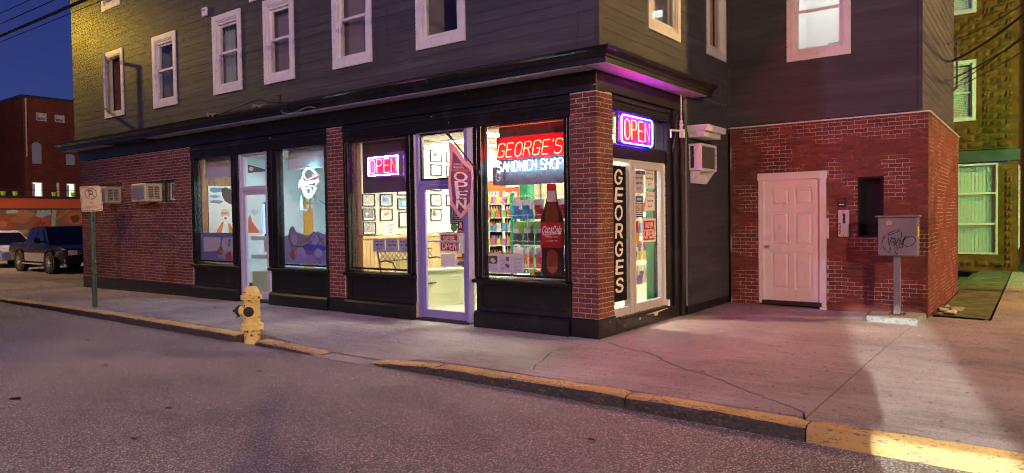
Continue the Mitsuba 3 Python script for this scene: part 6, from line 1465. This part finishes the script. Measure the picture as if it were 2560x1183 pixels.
put(k, 'windshield', shift(trimesh.Trimesh(*hull([(1.20 + e, -.76, 1.05) for e in (0, .012)] + [(1.20 + e, .76, 1.05) for e in (0, .012)] + [(.52 + e, .63, 1.56) for e in (0, .012)] + [(.52 + e, -.63, 1.56) for e in (0, .012)]), process=False), o), 'car_glass')
put(k, 'grille', shift(box(2.38, 2.46, -.44, .44, .62, .82, .02), o), 'dark_metal'); put(k, 'grille_bar', shift(box(2.455, 2.475, -.42, .42, .70, .74, .006), o), 'chrome')
put(k, 'bumper', shift(box(2.28, 2.50, -.84, .84, .38, .58, .04), o), 'car_dark')
put(k, 'tailgate', shift(box(-2.66, -2.60, -.80, .80, .60, 1.04, .02), o), 'car_dark')
CX, CY = -30.2, 2.45
k = thing('parked_car', 'pale blue hatchback cut off by the left edge of the picture, behind the pickup truck', 'car')
o = (CX, CY, PZ)
put(k, 'body', shift(loft([body_ring(x, hw, z0, z1) for x, hw, z0, z1 in ((-2.0, .70, .40, .92), (-1.9, .80, .30, 1.0), (-.5, .85, .25, .98), (.7, .85, .25, .95), (1.4, .82, .28, .84), (1.85, .72, .30, .70), (1.95, .60, .34, .60))]), o), 'car_pale', 35)
put(k, 'cabin', shift(loft([[(x, y * f, z) for x, z, f in ((-1.9, .95, 1.0), (-1.5, 1.42, .8), (-.9, 1.5, .76), (.0, 1.48, .76), (.25, 1.42, .78), (1.05, .90, .98))] for y in (-.80, .80)]), o), 'car_pale', 25)
put(k, 'windshield', shift(trimesh.Trimesh(*hull([(1.03 + e, -.70, .94) for e in (0, .012)] + [(1.03 + e, .70, .94) for e in (0, .012)] + [(.30 + e, .58, 1.40) for e in (0, .012)] + [(.30 + e, -.58, 1.40) for e in (0, .012)]), process=False), o), 'car_glass')
for s in (-1, 1):
    put(k, 'side_window', shift(trimesh.Trimesh(*hull([(x, s * (.805 * (1 - .22 * (z - .95) / .53) + e), z) for x, z in ((-1.5, .99), (-1.3, 1.36), (.1, 1.40), (.72, 1.0)) for e in (-.006, .006)]), process=False), o), 'car_glass')
    put(k, 'headlight', shift(trimesh.Trimesh(*hull([(1.45, s * .80, .72), (1.5, s * .8, .60), (1.86, s * .66, .68), (1.90, s * .64, .56), (1.6, s * .55, .74)]), process=False), o), 'lamp_clear')
    for x in (1.2, -1.25): wheel(k, CX + x, CY + s * .78, PZ + .31, .31, .2 * (1 if s < 0 else -1))
put(k, 'air_intake', shift(box(1.86, 1.95, -.5, .5, .34, .44, .02), o), 'dark_metal')

# ------------------------------------------------------------------ overhead lines
def sag(a, b, s, n=16):
    a, b = np.array(a, float), np.array(b, float); return [tuple(a + (b - a) * t - np.array([0, 0, s * 4 * t * (1 - t)])) for t in np.linspace(0, 1, n)]
whole('overhead_cable', tube(sag((-30, -2.9, 6.0), (8, -3.05, 5.35), .25), .028, 6), 'cable_black', 'thick overhead cable crossing the blue sky at the upper left', 'cable')
for i, (z0, z1, r, lab) in enumerate(((6.15, 5.5, .010, 'thin overhead wire just above the thick cable at the upper left'), (6.4, 5.65, .008, 'thin overhead wire at the very top left corner'), (5.75, 5.2, .007, 'thin overhead wire below the thick cable at the upper left'))):
    whole('overhead_wire', tube(sag((-30, -3.1, z0), (8, -3.0, z1), .22), r, 5), 'cable_black', lab, 'wire')
whole('overhead_cable', tube(sag((3.22, 9.8, 4.90), (5.6, 4.6, 5.6), .22), .022, 6), 'cable_black', 'thick overhead cable running from the corner of the grey wall to the upper right', 'cable')
for i, (z0, z1, s_, r, lab) in enumerate(((5.32, 5.55, .2, .009, 'thin overhead wire at the upper right, topmost of the bundle'), (4.52, 5.05, .16, .014, 'overhead wire at the upper right, crossing the green lit window'), (4.38, 5.35, .2, .009, 'thin overhead wire at the upper right, crossing steeply over the bundle'), (4.30, 4.75, .12, .008, 'thin overhead wire at the upper right, lowest of the bundle'))):
    whole('overhead_wire', tube(sag((3.22, 9.8, z0), (5.6, 4.6, z1), s_), r, 5), 'cable_black', lab, 'wire')
k = thing('service_bracket', 'insulator bracket where the wires meet the end of the grey wall', 'bracket')
put(k, 'arm', tube([(3.18, 9.7, 4.2), (3.27, 9.8, 4.3), (3.27, 9.8, 5.4)], .02, 6), 'dark_metal')

# ------------------------------------------------------------------ street lamps, signals, added lights and light-blocking walls across the street (outside the frame)
def street_lamp(key, label, pole_at, normal, hood=True):
    (x, y, z), r, e = LAMPS[key]
    k = thing('street_lamp', label, 'street lamp')
    n = np.array(normal, float); n /= np.linalg.norm(n)
    d = trimesh.creation.cylinder(r, .02, sections=20); d.apply_transform(trimesh.geometry.align_vectors((0, 0, 1), n)); c = d.copy()
    # the glowing disc, one sided
    t = np.linspace(0, 2 * PI, 21)[:-1]; V = np.vstack([[0, 0, 0], np.stack([r * np.cos(t), r * np.sin(t), 0 * t], 1)]); F = [(0, i + 1, (i + 1) % 20 + 1) for i in range(20)]
    g = trimesh.Trimesh(V, np.array(F), process=False); g.apply_transform(trimesh.geometry.align_vectors((0, 0, 1), n)); g.apply_translation(np.array([x, y, z]) + n * .02)
    kk = put(k, 'lens', g, 'white_metal', emit=e)
    scene[kk]['emitter']['sampling_weight'] = 6.0
    c.apply_scale((1.1, 1.1, 1.1)) if False else None
    put(k, 'head', c.apply_translation(np.array([x, y, z]) - n * .012), 'dark_metal')
    px, py = pole_at
    put(k, 'pole', cat(tube([(px, py, 0), (px, py, z + .25)], .07, 8), tube([(px, py, z + .2), (x, y, z + .08)], .035, 6)), 'dark_metal')
    return k
street_lamp('violet', 'violet street lamp across the street', (-4.9, -15.0), (0.10, 0.80, -0.60))
street_lamp('sodium_left', 'sodium street lamp on the kerb left of the building', (-19.0, -2.35), (0.55, 0.45, -0.70))
street_lamp('amber_right', 'amber street lamp down the side street', (13.5, 10.4), (-0.74, -0.45, -0.50))
street_lamp('warm_far', 'pale street lamp far across the street', (28, -24), (-0.80, 0.52, -0.25))
street_lamp('lot', 'added lamp by the parking lot that brightens the mural', (-30.5, -6.0), (-0.35, 0.70, -0.62))
street_lamp('alley', 'unseen white lamp behind the gap in the added walls across the street', (10.9, -32.6), (-0.20, 0.97, -0.05))
k = thing('traffic_signal', 'added red light across the street that turns the pavement pink', 'traffic light')  # added red source built as a signal, tints the ground
put(k, 'housing', box(-2.75, -2.45, -13.4, -13.12, 6.6, 7.6, .03), 'dark_metal')
t = np.linspace(0, 2 * PI, 17)[:-1]
put(k, 'lens', trimesh.Trimesh(np.vstack([[-2.6, -13.1, 7.4], np.stack([-2.6 + .11 * np.cos(t), -13.1 + 0 * t, 7.4 + .11 * np.sin(t)], 1)]), np.array([(0, (i + 1) % 16 + 1, i + 1) for i in range(16)]), process=False), 'white_metal', emit=RED_FILL)
put(k, 'pole', tube([(-2.6, -13.6, 0), (-2.6, -13.6, 7.0)], .06, 8), 'dark_metal')
k = thing('traffic_signal', 'traffic signal showing green to the side street', 'traffic light')
put(k, 'housing', box(6.9, 7.2, 9.7, 10.0, 3.9, 4.9, .03), 'dark_metal')
t = np.linspace(0, 2 * PI, 17)[:-1]
put(k, 'lens', trimesh.Trimesh(np.vstack([[6.95, 10.03, 4.1], np.stack([6.95 + .11 * np.cos(t), 10.03 + 0 * t, 4.1 + .11 * np.sin(t)], 1)]), np.array([(0, (i + 1) % 16 + 1, i + 1) for i in range(16)]), process=False), 'white_metal', emit=GREEN_SIGNAL)
put(k, 'pole', tube([(7.3, 9.85, 0), (7.3, 9.85, 5.0)], .06, 8), 'dark_metal')
OB = thing('light_blocking_walls', 'added brick walls across the street with a gap that shapes the light strip', 'building')
put(OB, 'wall', box(-40, 6.61, -15.4, -15.0, -.2, 8.0), 'far_brick')  # unseen walls added to cut the white lamp into a strip
put(OB, 'wall', box(7.20, 12.0, -15.4, -15.0, -.2, 8.0), 'far_brick')
put(OB, 'light_cutoff_beam', box(6.61, 7.20, -15.4, -15.0, 2.74, 8.0), 'far_brick')  # added beam that keeps the strip of light low
# glow of the lit rooms upstairs
k, a, b, c, d = LITWIN
put(k, 'room_lamp', UC.box(a - .2, b + .2, d + .16, d + .2, -1.4, -.5), 'white_metal', emit=(3.2, 3.2, 3.05))
put(k, 'doorway', cat(UC.ring(b - .62, b + .02, c - .3, c + .48, .10, -1.86, -1.84), ), paint('door_grey', (.30, .34, .38), .6))
put(k, 'doorway_panel', UC.box(b - .5, b - .1, c - .3, c + .36, -1.88, -1.875), paint('pale_green', (.55, .62, .56), .6))

# ------------------------------------------------------------------ the photographer, whose shadow lies on the road (outside the frame)
import manifold3d as m3
def capsule(a, b, ra, rb):
    sp = lambda c, r: m3.Manifold.sphere(r, 14).translate([float(v) for v in c])
    return m3.Manifold.batch_hull([sp(a, ra), sp(b, rb)])
def figure(bones, edge=0.03, rounds=8):
    m = m3.Manifold.batch_boolean([capsule(*b) for b in bones], m3.OpType.Add).refine_to_length(edge).to_mesh()
    t = trimesh.Trimesh(m.vert_properties[:, :3], m.tri_verts, process=True)
    trimesh.smoothing.filter_taubin(t, iterations=rounds)
    return t
def stand(m):
    m.apply_transform(trimesh.transformations.rotation_matrix(YAW, (0, 0, 1))); m.apply_translation((CAM[0] + .42 * math.sin(YAW), CAM[1] - .42 * math.cos(YAW), -.12)); return m
k = thing('person', 'person in a dark jacket standing in the road and holding up a phone', 'person')
body = [((-.09, 0, .93), (.09, 0, .93), .12, .12), ((0, 0, .95), (0, -.01, 1.28), .14, .15), ((-.15, 0, 1.38), (.15, 0, 1.38), .075, .075), ((0, -.01, 1.2), (0, 0, 1.42), .15, .09), ((0, 0, 1.44), (0, .02, 1.53), .055, .05),
        ((0, .02, 1.60), (0, .03, 1.66), .085, .09), ((0, .075, 1.565), (0, .05, 1.6), .045, .06), ((0, .115, 1.60), (0, .11, 1.625), .014, .010)]
for sd in (-1, 1):
    body += [((sd * .10, 0, .90), (sd * .13, .03, .50), .088, .058), ((sd * .13, .03, .50), (sd * .14, -.01, .10), .056, .036), ((sd * .14, -.02, .05), (sd * .16, .16, .035), .045, .032),
             ((sd * .19, 0, 1.38), (sd * .27, .14, 1.17), .055, .044), ((sd * .27, .14, 1.17), (sd * .10, .32, 1.62), .040, .028), ((sd * .10, .32, 1.63), (sd * .075, .335, 1.70), .028, .024), ((sd * .088, .06, 1.61), (sd * .092, .03, 1.61), .012, .018)]
    for f in range(4):
        z = 1.675 + .021 * f; L = (.9, 1.0, 1.05, .9)[f]
        body += [((sd * .085, .335, z), (sd * (.085 - .03 * L), .375, z + .006), .0095, .009), ((sd * (.085 - .03 * L), .375, z + .006), (sd * (.085 - .055 * L), .368, z + .008), .009, .008)]
    body += [((sd * .088, .325, 1.66), (sd * .055, .335, 1.71), .012, .010), ((sd * .055, .335, 1.71), (sd * .045, .34, 1.74), .010, .009)]
put(k, 'body', stand(figure(body)), paint('jacket_dark', (.05, .05, .06), .8), True)
put(k, 'hair', stand(figure([((0, .0, 1.69), (0, .02, 1.70), .095, .092), ((0, -.03, 1.62), (0, -.02, 1.69), .085, .09)])), paint('hair_brown', (.05, .03, .02), .6), True)
whole('phone', stand(box(-.08, .08, .352, .362, 1.70, 1.785, .004)), 'dark_metal', 'dark phone held up sideways by the person in the road', 'phone')
